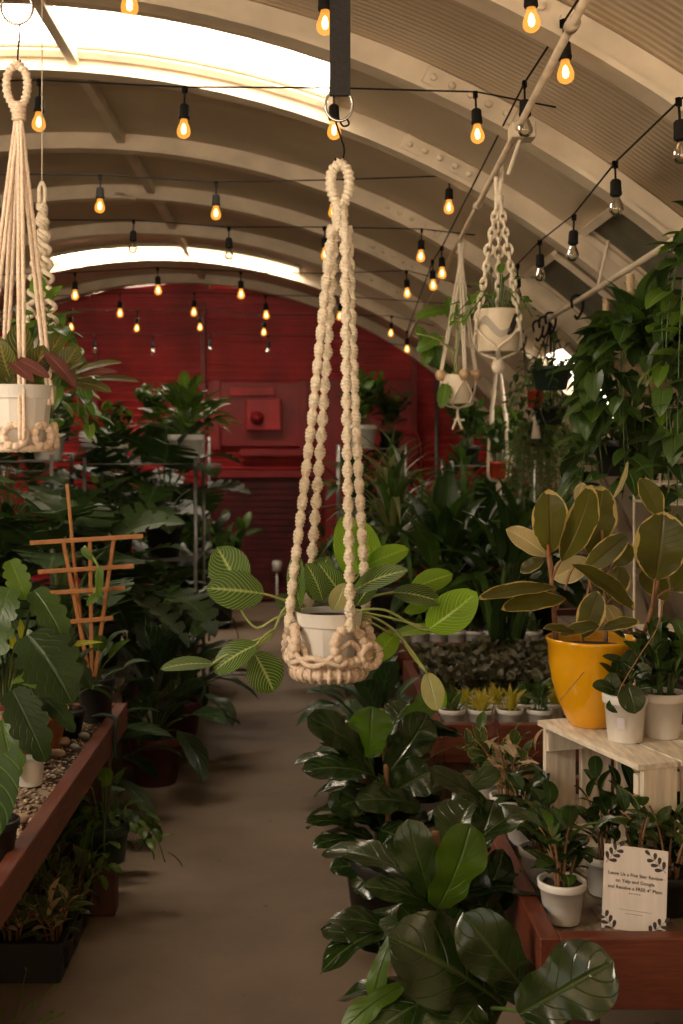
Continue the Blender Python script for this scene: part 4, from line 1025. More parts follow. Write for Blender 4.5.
for pts in ([(300, 611, 0), (285, 608, -.03), (272, 634, -.03), (258, 648, -.045)], [(300, 608, 0), (276, 618, -.02), (258, 628, -.025), (246, 618, -.02), (238, 604, -.01)],
            [(346, 612, 0), (375, 618, .0), (398, 634, 0), (412, 655, -.01), (428, 674, -.02)], [(346, 612, 0), (385, 610, .0), (430, 630, 0), (480, 598, .02)]):
    b.sweep(poly([W(x, y, HY + d) for x, y, d in pts], 6), .0032, 6)
b.build('runner', M['palestem'], hr)

# left hanger with the red-backed prayer plant
LY = 2.55; LX = W(17, 0, LY).x
b = MB(); q = W(17, 8, LY); b.sweep([q + V(.034 * math.cos(t), 0, .034 * math.sin(t)) for t in [2 * PI * i / 40 for i in range(40)]], .0032, 8, closed=True)
b.tube(q + V(0, 0, .034), (q.x, LY, ZC + half(0) * 0 + math.sqrt(RV ** 2 - (q.x - XC) ** 2)), .014)
tag(b.build('hanging_ring', M['steel'], None), 'metal ring on a cord at the top left above the left macrame', 'ring')
b = MB(); b.sweep(poly([W(19, 22, LY) + V(0, .0, 0), W(20, 30, LY), W(18, 52, LY), W(18, 63, LY), W(21, 66, LY), W(20, 60, LY)], 6), .002, 6)
tag(b.build('hook', M['black'], None), 'slim black hook under the metal ring at top left', 'hook')
r = thing('macrame_hanger', 'smooth-corded cream macrame hanger with knotted ring basket at the left edge', 'plant hanger', W(20, 450, LY))
b = MB()
for sx in (-1, 1):
    b.sweep(poly([W(17, 63, LY), W(17 + 9 * sx, 74, LY), W(17 + 10 * sx, 92, LY), W(18 + 4 * sx, 108, LY), W(19 + 2 * sx, 118, LY)], 16), lambda s, th, f: .0085 * (1 + .2 * math.cos(2 * PI * s / .011 + th)), 9)
b.build('loop', M['cottonpink'], r)
b = MB(); b.sweep([W(19, 103 + 18 * i / 60, LY) for i in range(61)], lambda s, th, f: .0145 * (1 + .1 * math.cos(2 * PI * s / .007)), 14); b.build('wrap', M['cottonpink'], r)
LC = V(W(17, 0, LY).x, LY, 0)
for px0, px1, py1, dy in ((17, -16, 395, -.04), (18, 5, 365, .06), (20, 22, 440, -.085), (20, 51, 405, -.02)):
    for k in (-1, 1):
        b = MB(); rope(b, [W(px0 + 1.2 * k, 119, LY), W((px0 + px1) / 2 + 2.4 * k, (119 + py1) / 2, LY + dy / 2), W(px1 + 2.0 * k, py1, LY + dy)], .0044, pitch=.018, sides=8, dens=30); b.build('cord', M['cottonpink'], r)
zz = W(0, 452, LY).z
for i in range(8):
    a = 2 * PI * i / 8 - PI / 2 + .18; b = MB(); knotring(b, (LC.x + .079 * math.cos(a), LY + .079 * math.sin(a), zz + .034), .022, .0078, (math.cos(a), math.sin(a), .1), knots=9); b.build('knot_ring', M['cottonpink'], r)
b = MB(); knotring(b, (LC.x, LY, zz + .008), .070, .008, (0, 0, 1), knots=30)
b.sweep([V(LC.x - .07, LY, zz + .008), V(LC.x, LY, zz + .006), V(LC.x + .07, LY, zz + .008)], .006, 6); b.build('base_ring', M['cottonpink'], r)
hl = thing('prayer_plant', 'red-backed prayer plant in a white pot hanging at the left edge', 'plant', V(LC.x, LY, zz + .015))
b = MB(); zb = zz + .015; h = W(0, 386, LY).z - zb
b.lathe((LC.x, LY, zb), [(0, 0), (.06, 0), (.062, .004), (.074, h * .78), (.074, h * .84)], 16)
b.lathe((LC.x, LY, zb), [(.07, h * .77), (.079, h * .78), (.082, h), (.077, h), (.075, h * .87)], 48); b.build('pot', M['white'], hl, False)
b = MB(); b.add([(LC.x + .074 * math.cos(2 * PI * i / 24), LY + .074 * math.sin(2 * PI * i / 24), zb + h * .9) for i in range(24)], [tuple(range(24))]); b.build('soil', M['soil'], hl)
leaves(hl, LY, [
    (8, 384, -14, 330, 30, -.02, -.03, 'tricolor', (.2, -1, .2)), (18, 380, 20, 322, 30, .02, .05, 'tricolor', (.2, -1, .3)), (28, 384, 44, 345, 26, -.02, -.03, 'tricolor', (.5, -.8, .3)),
    (24, 376, 56, 352, 26, .03, .04, 'tricolor', (.1, -.6, .8)), (8, 360, 34, 382, 12, -.06, -.10, 'redback', (0, -.8, .5)), (12, 358, 50, 378, 13, -.06, -.1, 'redback', (.1, -.9, .5)),
    (44, 352, 76, 387, 15, -.05, -.07, 'redback', (.4, -.9, .4)), (58, 376, 78, 346, 24, .0, .01, 'tricolor', (.3, -1, .2)), (60, 378, 98, 366, 22, .02, .03, 'tricolor', (.1, -.6, .7)),
    (74, 374, 122, 362, 15, .0, .0, 'tricolor', (0, -.5, .8)), (70, 382, 112, 392, 18, -.02, -.03, 'tricolor', (.1, -.6, .8)), (92, 380, 140, 382, 12, .01, .01, 'tricolor', (0, -.5, .8)),
    (-6, 386, -30, 360, 26, 0, 0, 'tricolor', (-.2, -1, .3)), (36, 378, 62, 334, 22, .05, .07, 'tricolor', (.2, -1, .2)), (50, 380, 84, 362, 20, -.04, -.05, 'tricolor', (.1, -.5, .9)), (10, 378, 0, 340, 28, -.05, -.07, 'tricolor', (-.3, -1, .2)),
    (78, 376, 118, 372, 11, -.03, -.04, 'redback', (0, -.6, .6)), (0, 388, 14, 350, 30, .02, .03, 'tricolor', (.1, -1, .2))], stem='stem')
b = MB()
for pts in ([(20, 388, 0), (40, 374, 0), (62, 374, 0), (92, 378, .0)], [(20, 388, 0), (12, 372, -.03), (8, 360, -.06)], [(22, 388, 0), (36, 366, -.03), (46, 353, -.05)]):
    b.sweep(poly([W(x, y, LY + d) for x, y, d in pts], 5), .003, 5)
b.build('runner', M['brownstem'], hl)
# pale twisted hanger behind it
TY = 3.7
r = thing('macrame_hanger', 'pale corkscrew-twisted macrame hanging behind the left planter', 'plant hanger', W(42, 300, TY))
b = MB(); p = W(42, 182, TY); b.tube((p.x, TY, math.sqrt(RV ** 2 - (p.x - XC) ** 2) + ZC), p, .002, sides=5); b.build('thread', M['cotton'], r)
b = MB(); b.sweep(poly([W(42, 182, TY), W(39, 190, TY), W(40, 205, TY), W(44, 205, TY), W(45, 190, TY), W(42, 182, TY)], 6), .006, 7); b.build('loop', M['cotton'], r)
for px in (27, 41, 55, 46):
    b = MB(); P = [W(42 + (px - 42) * (i / 110), 204 + 136 * i / 110, TY + (.03 if px == 46 else -.02)) for i in range(111)]
    for s_ in (px,):
        b.sweep([q + V(.011 * math.cos(i * .55 + s_), .011 * math.sin(i * .55 + s_), 0) for i, q in enumerate(P)], .0075, 7)
    b.build('corkscrew_cord', M['cotton'], r)
b = MB(); pc = W(40, 372, TY); b.lathe((pc.x, TY, pc.z), pot_prof(.07, .055, .12), 24)
tp = thing('potted_fern', 'green leafy plant in the pale corkscrew macrame behind the left planter', 'plant', (pc.x, TY, pc.z))
b.build('pot', M['white'], tp)
o = bpy.data.objects.new('foliage', vines(40, 9, .11, .06, .3, .07, .05, 'heart', ['midleaf', 'brightleaf'], crown=14)); COL.objects.link(o); o.parent = tp
b = MB(); b.sweep(circ((pc.x, TY), .066, pc.z + .012), .008, 7, closed=True)
for i, px in enumerate((27, 46, 55, 41)):
    e = W(px, 340, TY + (.03 if px == 46 else -.02)); a = (PI, PI / 2, 0, -PI / 2)[i]; f = V(pc.x + .068 * math.cos(a), TY + .068 * math.sin(a), pc.z + .012)
    b.sweep(poly([e, e.lerp(f, .5) + V(.022 * math.cos(a), .022 * math.sin(a), 0), f], 6), .005, 6)
b.build('basket', M['cotton'], r)

# chain macrame with cream pot
def pot_cyl(root, c, rt, h, mat):
    b = MB(); b.lathe(c, [(0, 0), (rt * .88, 0), (rt * .9, .004), (rt, h * .5), (rt, h - .004), (rt * .985, h), (rt * .92, h), (rt * .9, h * .9), (0, h * .9)], 36); return b.build('pot', M[mat], root)
def patch(root, name, c, rt, h, pts, mat):
    """A painted mark on the pot wall: a band given as (azimuth deg, low and high height fractions)."""
    b = MB(); P0 = poly([V(a, lo, hi) for a, lo, hi in pts], 6); n = len(P0)
    vs_ = [(c[0] + (rt + .0012) * math.cos(math.radians(q[0])), c[1] + (rt + .0012) * math.sin(math.radians(q[0])), c[2] + h * q[k]) for q in P0 for k in (1, 2)]
    b.add(vs_, [(2 * i, 2 * i + 2, 2 * i + 3, 2 * i + 1) for i in range(n - 1)]); b.build(name, M[mat], root)
CY = 4.28; c0 = W(498, 352, CY); rt = .078; hh = .15
r = thing('macrame_hanger', 'cream chain-link macrame hanger on the tan pipe holding a cream pot', 'plant hanger', c0)
b = MB(); rope(b, [W(499, 164, CY), W(496, 175, CY), W(498, 196, CY), W(502, 175, CY), W(501, 163, CY)], .008, dens=14)
b.sweep([W(499, 196 + 10 * i / 20, CY) for i in range(21)], lambda s, th, f: .016 * (1 + .1 * math.cos(2 * PI * s / .008)), 10); b.build('loop', M['cotton'], r)
for a in (200, 320, 80):
    ca, sa = math.cos(math.radians(a)), math.sin(math.radians(a)); e = V(c0.x + .088 * ca, CY + .088 * sa, c0.z + hh * .55); s0 = W(499, 203, CY) + V(.008 * ca, .008 * sa, 0)
    b = MB(); n = 15
    for i in range(n):
        p, q2 = s0.lerp(e, i / n), s0.lerp(e, (i + 1.35) / n); d = (q2 - p); mid = (p + q2) / 2; L = d.length / 2
        sd = V(1, 0, 0) if i % 2 else V(.2, 1, 0); sd = (sd - d.normalized() * sd.dot(d.normalized())).normalized(); w = .015 if 3 < i < 7 else .0095
        b.sweep([mid + d.normalized() * (L * math.cos(t)) + sd * (w * math.sin(t)) for t in [2 * PI * k / 18 for k in range(18)]], .0056, 6, closed=True)
    b.build('chain_cord', M['cotton'], r)
    b = MB(); k0 = V(c0.x, CY, c0.z - .03); a2 = math.radians(a + 60)
    for sg in (-1, 1):
        a3 = math.radians(a + 60 * sg); rope(b, [e, V(c0.x + .083 * math.cos(math.radians(a + 30 * sg)), CY + .083 * math.sin(math.radians(a + 30 * sg)), c0.z + hh * .28), V(c0.x + .075 * math.cos(a3), CY + .075 * math.sin(a3), c0.z + .005), k0], .005)
    b.build('net_cord', M['cotton'], r)
b = MB(); b.lathe((c0.x, CY, c0.z - .075), [(0, 0), (.018, .0), (.024, .02), (.018, .045), (.01, .05), (0, .05)], 14); b.build('bottom_knot', M['cotton'], r)
pr = thing('potted_vine', 'green vine in a cream pot with black painted marks in the chain macrame', 'plant', c0)
pot_cyl(pr, c0, rt, hh, 'creampot')
patch(pr, 'painted_mark', c0, rt * 1.0, hh, [(200, .5, .6), (215, .62, .78), (230, .60, .82), (248, .42, .66), (266, .30, .48), (282, .36, .50), (296, .48, .58)], 'inkgrey')
patch(pr, 'painted_mark', c0, rt * 1.0, hh, [(284, .36, .40), (294, .38, .62), (306, .48, .84), (318, .70, .90)], 'ink')
o = bpy.data.objects.new('foliage', vines(41, 6, hh * .95, .06, .04, .05, .032, 'ovate', ['midleaf', 'brightleaf'], up=.06, out=.10, crown=10)); COL.objects.link(o); o.parent = pr

# plain rope hanger with beads
RY = 5.6; c1 = W(458, 404, RY); hh = .135
r = thing('macrame_hanger', 'plain rope hanger with round wooden beads holding a small cream pot', 'plant hanger', c1)
b = MB(); rope(b, [W(462, 238, RY), W(459, 244, RY), W(461, 256, RY), W(463, 244, RY), W(462, 237, RY)], .008, dens=12)
b.sweep([W(461, 255 + 10 * i / 20, RY) for i in range(21)], lambda s, th, f: .014 * (1 + .1 * math.cos(2 * PI * s / .008)), 10); b.build('loop', M['cotton'], r)
for a in (190, 285, 350, 90):
    ca, sa = math.cos(math.radians(a)), math.sin(math.radians(a)); e = V(c1.x + .082 * ca, RY + .082 * sa, c1.z + hh)
    for k in (-1, 1):
        b = MB(); rope(b, [W(461, 262, RY) + V(.006 * k, 0, 0), W(461, 262, RY).lerp(e, .5) + V(.006 * k, 0, 0), e + V(.004 * k, 0, .012)], .0048, dens=14); b.build('cord', M['cotton'], r)
    b = MB(); b.lathe(e + V(0, 0, -.002), [(.0, -.028), (.018, -.022), (.027, -.006), (.027, .008), (.018, .023), (0, .028)], 14); b.build('bead', M['bead'], r)
    b = MB(); k0 = V(c1.x, RY, c1.z - .02)
    for sg in (-1, 1):
        a3 = math.radians(a + 45 * sg); rope(b, [e + V(0, 0, -.02), V(c1.x + .082 * math.cos(math.radians(a + 25 * sg)), RY + .082 * math.sin(math.radians(a + 25 * sg)), c1.z + hh * .4), V(c1.x + .07 * math.cos(a3), RY + .07 * math.sin(a3), c1.z), k0], .004)
    b.build('net_cord', M['cotton'], r)
b = MB(); rope(b, [c1 + V(0, 0, -.01), c1 + V(0, 0, -.06), c1 + V(.02, 0, -.12)], .007); rope(b, [c1 + V(0, 0, -.05), c1 + V(-.025, 0, -.12)] , .005); rope(b, [c1 + V(-.02, 0, -.075), c1 + V(.03, 0, -.075)], .005); b.build('tassel', M['cotton'], r)
pr = thing('potted_vine', 'swiss-cheese vine trailing left from a small cream pot in the beaded rope hanger', 'plant', c1)
pot_cyl(pr, c1, .073, hh, 'creampot'); patch(pr, 'painted_mark', c1, .073, hh, [(310, .34, .38), (322, .30, .50), (336, .44, .62)], 'ink'); patch(pr, 'painted_mark', c1, .073, hh, [(205, .2, .38), (214, .25, .44), (224, .32, .42)], 'ink')
leaves(pr, RY, [(446, 310, 415, 318, 17, 0, -.05, 'brightleaf', U, 458, 330, 0), (452, 318, 448, 296, 16, 0, .0, 'brightleaf', (.2, -1, .2), 458, 330, 0), (440, 336, 417, 352, 18, 0, -.03, 'brightleaf', U, 456, 340, 0), (436, 345, 440, 370, 16, .02, .02, 'midleaf', FR, 456, 350, 0),
    (462, 304, 486, 297, 14, 0, 0, 'brightleaf', U, 459, 325, 0), (452, 372, 425, 362, 14, .03, .03, 'midleaf', U, 458, 380, 0), (446, 384, 441, 408, 15, -.07, -.09, 'brightleaf', FR, 456, 380, 0), (470, 318, 494, 312, 12, 0, 0, 'midleaf', U, 460, 330, 0), (424, 340, 417, 326, 12, 0, 0, 'brightleaf', U), (430, 348, 424, 366, 13, 0, -.03, 'brightleaf', U)], 'lobed', 'palestem', nu=18, nv=2)
b = MB(); b.sweep(poly([W(458, 382, RY), W(457, 350, RY), W(460, 325, RY), W(452, 312, RY)], 5), .004, 5); b.sweep(poly([W(458, 382, RY), W(450, 350, RY - .02), W(434, 338, RY - .03), W(416, 334, RY - .04)], 5), .004, 5); b.build('vine_stem', M['palestem'], pr)

# small far hangers
def far_hanger(label, plabel, px, py_top, py_pot, y, rt, h, potmat, cord, tass, seed, fol, kind='trailing_plant', ztop=None):
    c = W(px, py_pot, y)
    r = thing('macrame_hanger', label, 'plant hanger', c); t = W(px - 1, py_top, y)
    for a in (30, 120, 210, 300):
        ca, sa = math.cos(math.radians(a)), math.sin(math.radians(a)); e = V(c.x + rt * 1.08 * ca, y + rt * 1.08 * sa, c.z + h * .95)
        b = MB(); rope(b, [t, t.lerp(e, .55) + V(.012 * ca, .012 * sa, 0), e, V(c.x + rt * .95 * ca, y + rt * .95 * sa, c.z), c + V(0, 0, -.02)], cord, dens=10); b.build('cord', M['cotton'], r)
    b = MB(); b.lathe(t, [(0, -.05), (.012, -.05), (.012, .03), (0, .03)], 8); b.build('wrap', M['cotton'], r)
    if ztop: b = MB(); b.tube(t, (t.x, y, ztop), .004); b.build('top_cord', M['cottondark'], r)
    if tass:
        b = MB(); b.lathe(c + V(0, 0, -.02 - tass), [(0, 0), (.026, 0), (.014, tass * .6), (.02, tass * .8), (.008, tass), (0, tass)], 10); b.build('tassel', M['cotton'], r)
    p = thing('hanging_plant', plabel, 'plant', c); b = MB(); b.lathe(c, pot_prof(rt, rt * .72, h), 24); b.build('pot', M[potmat], p)
    o = bpy.data.objects.new('foliage', fol); COL.objects.link(o); o.parent = p
def topz(px, y): return ZC + math.sqrt(RV ** 2 - ((px - VX) / FPX * y - XC) ** 2)
far_hanger('thin cream macrame with a long tassel under the chain-link planter', 'bushy green plant in a red pot in the thin macrame, lower right of centre', 499, 355, 478, 7.2, .075, .10, 'redglaze', .009, .13, 1,
           bushy(50, 9, 7, .09, .22, .2, .09, .055, 'ovate', ['midleaf', 'darkleaf']), ztop=topz(498, 7.2))
far_hanger('short cream macrame with a tassel beside the dark hanging pots', 'small plant in a red pot beside the dark hanging pots at right', 536, 352, 408, 6.3, .062, .10, 'redglaze', .006, .14, 2,
           vines(51, 9, .09, .055, .25, .06, .04, 'heart', ['midleaf', 'brightleaf'], crown=8), ztop=2.15)
def wire_basket(plabel, px, py, y, rt, h, mat, fol, hooky):
    c = W(px, py, y); p = thing('hanging_plant', plabel, 'plant', c)
    b = MB(); b.lathe(c, pot_prof(rt, rt * .75, h), 26); b.build('pot', M[mat], p)
    b = MB(); t = V(c.x, y, hooky)
    for a in (20, 140, 260): b.tube((c.x + rt * math.cos(math.radians(a)), y + rt * math.sin(math.radians(a)), c.z + h), t, .003, sides=5)
    b.build('hanger_wires', M['black'], p); o = bpy.data.objects.new('foliage', fol); COL.objects.link(o); o.parent = p
wire_basket('dark green hanging pot with short leaves under the black hooks', 551, 390, 5.9, .10, .115, 'greenpot', vines(52, 8, .10, .09, .1, .05, .03, 'ovate', ['midleaf', 'darkleaf'], crown=14), 2.16)
wire_basket('lower black hanging pot with pale tag below the green one', 550, 425, 6.05, .085, .095, 'darkpot', vines(53, 8, .09, .08, .25, .05, .03, 'ovate', ['darkleaf', 'midleaf'], crown=6), 2.16)
# feathery trailing plant
b = MB(); rf_ = random.Random(12); c = W(541, 432, 6.6)
for i in range(120):
    a = rf_.random() * 6.28; o = .04 + .16 * rf_.random(); dl = rf_.uniform(.12, .46)
    P = poly([c, c + V(o * .6 * math.cos(a), o * .6 * math.sin(a), .05), c + V(o * math.cos(a), o * math.sin(a), -dl * .4), c + V(o * 1.1 * math.cos(a), o * 1.1 * math.sin(a), -dl)], 4); b.sweep(P, .0015, 3)
    for q in P[2:]:
        for k in range(2): d = V(rf_.uniform(-1, 1), rf_.uniform(-1, 1), rf_.uniform(-1, .3)).normalized() * .035; b.leaf(q, q + d, .006, (0, -1, .3), 'lance', 0, 0, 0, 3, 1)
p = thing('hanging_plant', 'pale feathery trailing plant hanging below the black pot at right', 'plant', c)
b.build('foliage', M['fernleaf'], p); b = MB(); b.lathe(c - V(0, 0, .08), pot_prof(.075, .055, .09), 20); b.build('pot', M['darkpot'], p)
b = MB()
for a in (20, 140, 260): b.tube((c.x + .07 * math.cos(a), c.y + .07 * math.sin(a), c.z), (c.x - .1, c.y, 2.13), .0025, sides=4)
b.build('hanger_wires', M['black'], p)
for i, (y, lb) in enumerate([(5.2, 'first black hook on the cream pipe, nearest the camera'), (5.75, 'black hook second along the cream pipe'), (5.9, 'black hook third along the cream pipe'), (6.05, 'black hook fourth along the cream pipe'), (6.5, 'black hook fifth along the cream pipe'), (6.8, 'black hook farthest along the cream pipe')]):
    p = QA.lerp(QB, (y - QA.y) / (QB.y - QA.y)); b = MB()
    b.sweep(poly([p + V(-.022, 0, -.03), p + V(-.024, 0, .012), p + V(0, 0, .026), p + V(.024, 0, .01), p + V(.02, 0, -.04), p + V(.0, 0, -.075), p + V(-.012, 0, -.06)], 5), .006, 6)
    tag(b.build('hook', M['black'], None), lb, 'hook')
# big pothos baskets at right
def big_pothos(label, px, py, y, seed, n, drop, L, mats, zt, R=.13, crown=50, out=.16):
    c = W(px, py, y); p = thing('hanging_pothos', label, 'plant', c)
    b = MB(); b.lathe(c - V(0, 0, .15), pot_prof(R, R * .75, .15), 26); b.build('pot', M['cottondark' if seed == 60 else 'darkpot'], p)
    fo = bpy.data.objects.new('foliage', vines(seed, n, 0, R, drop, L, L * .68, 'heart', mats, gap=.05, out=out, crown=crown, up=.1)); COL.objects.link(fo); fo.parent = p
    b = MB()
    for a in (0.5, 2.6, 4.7): b.tube((c.x + R * math.cos(a), y + R * math.sin(a), c.z), (c.x - .05, y, zt - .12), .004, sides=5)
    rope(b, [V(c.x - .05, y, zt - .13), V(c.x - .05, y, zt - .05), V(c.x - .05, y, zt)], .014, dens=12)
    b.build('hanger_cord', M['cottondark'], p)
big_pothos('huge glossy pothos basket hanging on the right above the rubber plant', 645, 352, 4.1, 60, 26, .46, .11, ['darkleaf', 'midleaf', 'midleaf'], 2.14, R=.11, out=.09)
big_pothos('leafy vine basket spilling down the right edge in front of the pothos', 722, 262, 3.3, 61, 16, .80, .085, ['midleaf', 'darkleaf', 'brightleaf'], 2.34, R=.09, crown=14, out=.07)
big_pothos('lower pothos basket with brown pot left under the huge pothos', 618, 440, 5.0, 62, 14, .30, .085, ['darkleaf', 'midleaf'], 2.17, R=.10, crown=16, out=.08)

# ---------------------------------------------------------------- crate, yellow pot and neighbours
BZ = .535                                                        # plank level of the near right bench
CT = .855                                                        # top of the crate
A = V(.728, 2.62, 0); B_ = V(.592, 3.05, 0)                      # near and far ends of the open front edge
uu = (B_ - A).normalized(); nn = V(-uu.y, uu.x, 0) * -1          # along the front; into the crate
CL = (B_ - A).length; CDp = .33; CH = CT - BZ
cr = thing('wooden_crate', 'whitewashed slatted wooden crate on its side on the near right bench', 'crate', V(A.x, A.y, BZ))
Rc = Matrix((nn, uu, V(0, 0, 1))).transposed()
def cp(a, b, z): return A + uu * a + nn * b + V(0, 0, z)
for e in (0, 1):                                                 # the two ends: three upright boards and rails
    a = .009 if e == 0 else CL - .009
    for k in range(3):
        b = MB(); w = (CDp - .02) / 3; b.box(cp(a, w * (k + .5) + .01, BZ + CH / 2), (w - .018, .016, CH - .002), rot=Rc); b.build('end_board', M['crate'], cr, False)
    for z in (BZ + .03, CT - .05):
        b = MB(); b.box(cp(a + (.018 if e == 0 else -.018), CDp / 2, z), (CDp - .03, .018, .045), rot=Rc); b.build('end_rail', M['crate'], cr, False)
for k in range(3):                                               # top, bottom and back boards run along the crate
    w = CDp / 3
    for z, nm in ((CT - .006, 'top_board'), (BZ + .008, 'bottom_board')):
        b = MB(); b.box(cp(CL / 2, w * (k + .5), z), (w - .008, CL - (0 if nm == 'top_board' else .036), .013), rot=Rc); b.build(nm, M['cratetop'], cr, False)
for k in range(4):
    b = MB(); w = CL / 4; b.box(cp(w * (k + .5), CDp - .006, BZ + CH / 2), (.012, w - .045, CH - .03), rot=Rc); b.build('back_slat', M['crate'], cr, False)
def lathe_pot(root, c, prof, mat, sides=40):
    b = MB(); b.lathe(c, prof, sides); return b.build('pot', M[mat], root)
YY = 3.0; yc = V((592 - VX) / FPX * YY, YY, CT + .001)
yp = thing('rubber_plant', 'variegated rubber plant with cream-edged olive leaves in a glossy yellow pot on the crate', 'plant', yc)
yh = W(0, 637, YY).z - yc.z
lathe_pot(yp, yc, [(0, 0), (.050, 0), (.057, .004), (.072, yh * .15), (.086, yh * .3), (.099, yh * .5), (.107, yh * .72), (.110, yh * .92), (.113, yh * .95), (.115, yh * .985), (.113, yh), (.107, yh), (.104, yh * .93), (.102, yh * .85)], 'yellow', 56)
b = MB(); b.add([(yc.x + .102 * math.cos(2 * PI * i / 28), YY + .102 * math.sin(2 * PI * i / 28), yc.z + yh * .88) for i in range(28)], [tuple(range(28))]); b.build('soil', M['soil'], yp)
for nm, pts, r0 in (('woody_stem', [(556, 642, .02), (554, 610, .01), (551, 575, 0), (547, 545, 0), (546, 522, -.01)], .0062), ('woody_stem', [(606, 642, .02), (605, 605, .02), (604, 570, .02), (602, 530, .03)], .005), ('woody_stem', [(640, 645, .0), (650, 615, -.02), (657, 585, -.03), (661, 555, -.03)], .006), ('woody_stem', [(582, 642, 0), (584, 615, 0), (590, 580, .02)], .004)):
    b = MB(); b.sweep(poly([W(x, y, YY + d) for x, y, d in pts], 6), lambda s, t, f: r0 * (1.15 - .4 * f), 8); b.build(nm, M['brownstem'], yp)
b = MB(); b.sweep([W(549, 556, YY - .005), W(547, 535, YY - .008), W(545, 520, YY - .01)], lambda s, t, f: .005 * (1 - .8 * f), 7); b.build('leaf_sheath', M['terra'], yp)
leaves(yp, YY, [
    (550, 553, 549, 489, 37, 0, -.03, 'rubber', (-.05, -1, .1), 553, 575, 0), (561, 562, 592, 485, 36, -.02, -.03, 'rubber', (.45, -1, .2), 552, 580, 0), (588, 553, 603, 486, 40, .05, .07, 'rubber', (.2, -1, .1), 604, 575, .02),
    (548, 556, 506, 529, 25, .02, .02, 'rubberpale', (-.1, -.8, .5), 551, 570, 0), (590, 560, 552, 578, 27, .06, .08, 'rubberpale', (.1, -1, .2), 592, 570, .02),
    (584, 570, 628, 534, 24, 0, -.02, 'rubber', (.3, -.9, .4), 592, 590, .0), (572, 564, 635, 610, 30, -.02, -.05, 'rubber', (.35, -.6, .75), 565, 590, 0),
    (558, 588, 477, 599, 20, -.01, -.08, 'rubber', (.05, -.55, .8), 553, 596, 0), (566, 599, 501, 609, 22, -.02, -.07, 'rubber', (.05, -.7, .65), 555, 612, 0), (583, 638, 598, 591, 27, -.05, -.06, 'rubber', (-.2, -1, .1)),
    (655, 581, 664, 511, 54, -.05, -.06, 'rubber', (-.05, -1, .05), 652, 608, -.03), (661, 518, 640, 478, 24, 0, .02, 'rubber', (.2, -1, .1)), (612, 500, 628, 461, 9, .02, .02, 'rubberpale', (.7, -.7, .1)),
    (576, 502, 584, 483, 12, .05, .06, 'rubberpale', (-.3, -1, .2)), (614, 566, 633, 545, 20, .04, .04, 'rubber', (0, -1, .3), 604, 585, .02), (672, 590, 700, 560, 40, .0, .0, 'rubber', (.2, -1, .2), 655, 600, -.02),
    (612, 600, 622, 565, 26, .05, .05, 'rubber', (-.2, -1, .2), 606, 610, .02), (668, 600, 640, 570, 28, .06, .08, 'rubber', (.2, -1, .3)), (578, 634, 543, 628, 14, -.08, -.10, 'rubber', (0, -.5, .85)), (560, 635, 600, 625, 16, -.07, -.08, 'rubber', (0, -.6, .8)),
    (622, 634, 606, 605, 20, -.03, -.04, 'rubberpale', (.3, -1, .2)), (600, 630, 640, 622, 18, -.06, -.09, 'rubber', (.1, -.6, .8)), (545, 560, 520, 572, 16, .06, .08, 'rubber', (0, -.7, .6)), (595, 545, 572, 512, 26, .08, .1, 'rubber', (-.2, -1, .1))],
    'rubber', 'brownstem', sr=.0032, nu=16, nv=4, bend=.06, fold=.14, wave=.03, curl=.12)
w1 = V((625 - VX) / FPX * 2.84, 2.84, CT + .001); w2 = V((662 - VX) / FPX * 2.88, 2.88, CT + .001)
def white4(label, name, c, rt, rb, h, fol, rz=0, mat='white', sticker=None):
    p = thing(name, label, 'plant', c); q = lathe_pot(p, c, pot_prof(rt, rb, h), mat, 32)
    s = bpy.data.objects.new('soil', SOIL10); COL.objects.link(s); s.parent = p; s.scale = (rt / .047, rt / .047, h / .086)
    f = bpy.data.objects.new('foliage', fol); COL.objects.link(f); f.parent = p; f.rotation_euler = (0, 0, rz)
    if sticker:
        b = MB(); n = 5
        vs_ = []
        for i in range(n + 1):
            a = math.radians(sticker + 22 * i / n)
            for z, rr in ((.035, rb + (rt - rb) * .40 + .0022), (.062, rb + (rt - rb) * .72 + .0028)): vs_.append((c[0] + rr * math.cos(a), c[1] + rr * math.sin(a), c[2] + z))
        b.add(vs_, [(2 * i, 2 * i + 2, 2 * i + 3, 2 * i + 1) for i in range(n)]); b.build('sticker', M['lav'], q)
    return p
SOIL10 = soil_mesh(.045, .086)
def roundleaf(seed, n, z0, H, S, L, Wd, mats): return bushy(seed, n, 5, z0, H, S, L, Wd, 'ellipse', mats, bend=.06, fold=.12, nu=10, nv=3)
p1 = white4('white pot of round-leaved peperomia with a pale sticker beside the yellow pot', 'peperomia', w1, .050, .040, .112, roundleaf(61, 3, .10, .07, .05, .05, .035, ['hoya']), sticker=232)
leaves(p1, 2.84, [(627, 684, 635, 714, 28, -.05, -.07, 'hoya', (.1, -1, .1)), (616, 690, 592, 686, 17, -.03, -.05, 'hoya', (-.2, -.7, .7)), (610, 700, 613, 672, 19, .0, .01, 'hoya', (-.2, -1, .3)), (622, 672, 633, 650, 17, 0, .02, 'hoya', (.2, -1, .3)), (634, 668, 602, 656, 13, .02, .0, 'hoya', (0, -.6, .8)),
                  (632, 676, 652, 668, 18, 0, -.02, 'hoya', (.2, -.8, .5)), (620, 705, 606, 708, 14, -.02, -.04, 'hoya', (-.1, -1, .4))], 'ellipse', nu=12, nv=3)
b = MB(); b.sweep(poly([W(617, 700, 2.8), W(622, 685, 2.78), W(640, 655, 2.8), W(656, 630, 2.8), W(664, 600, 2.82)], 6), .0016, 5); b.sweep(poly([W(584, 672, 2.78), W(560, 700, 2.8)], 4), .0012, 4); b.build('twig', M['brownstem'], p1)
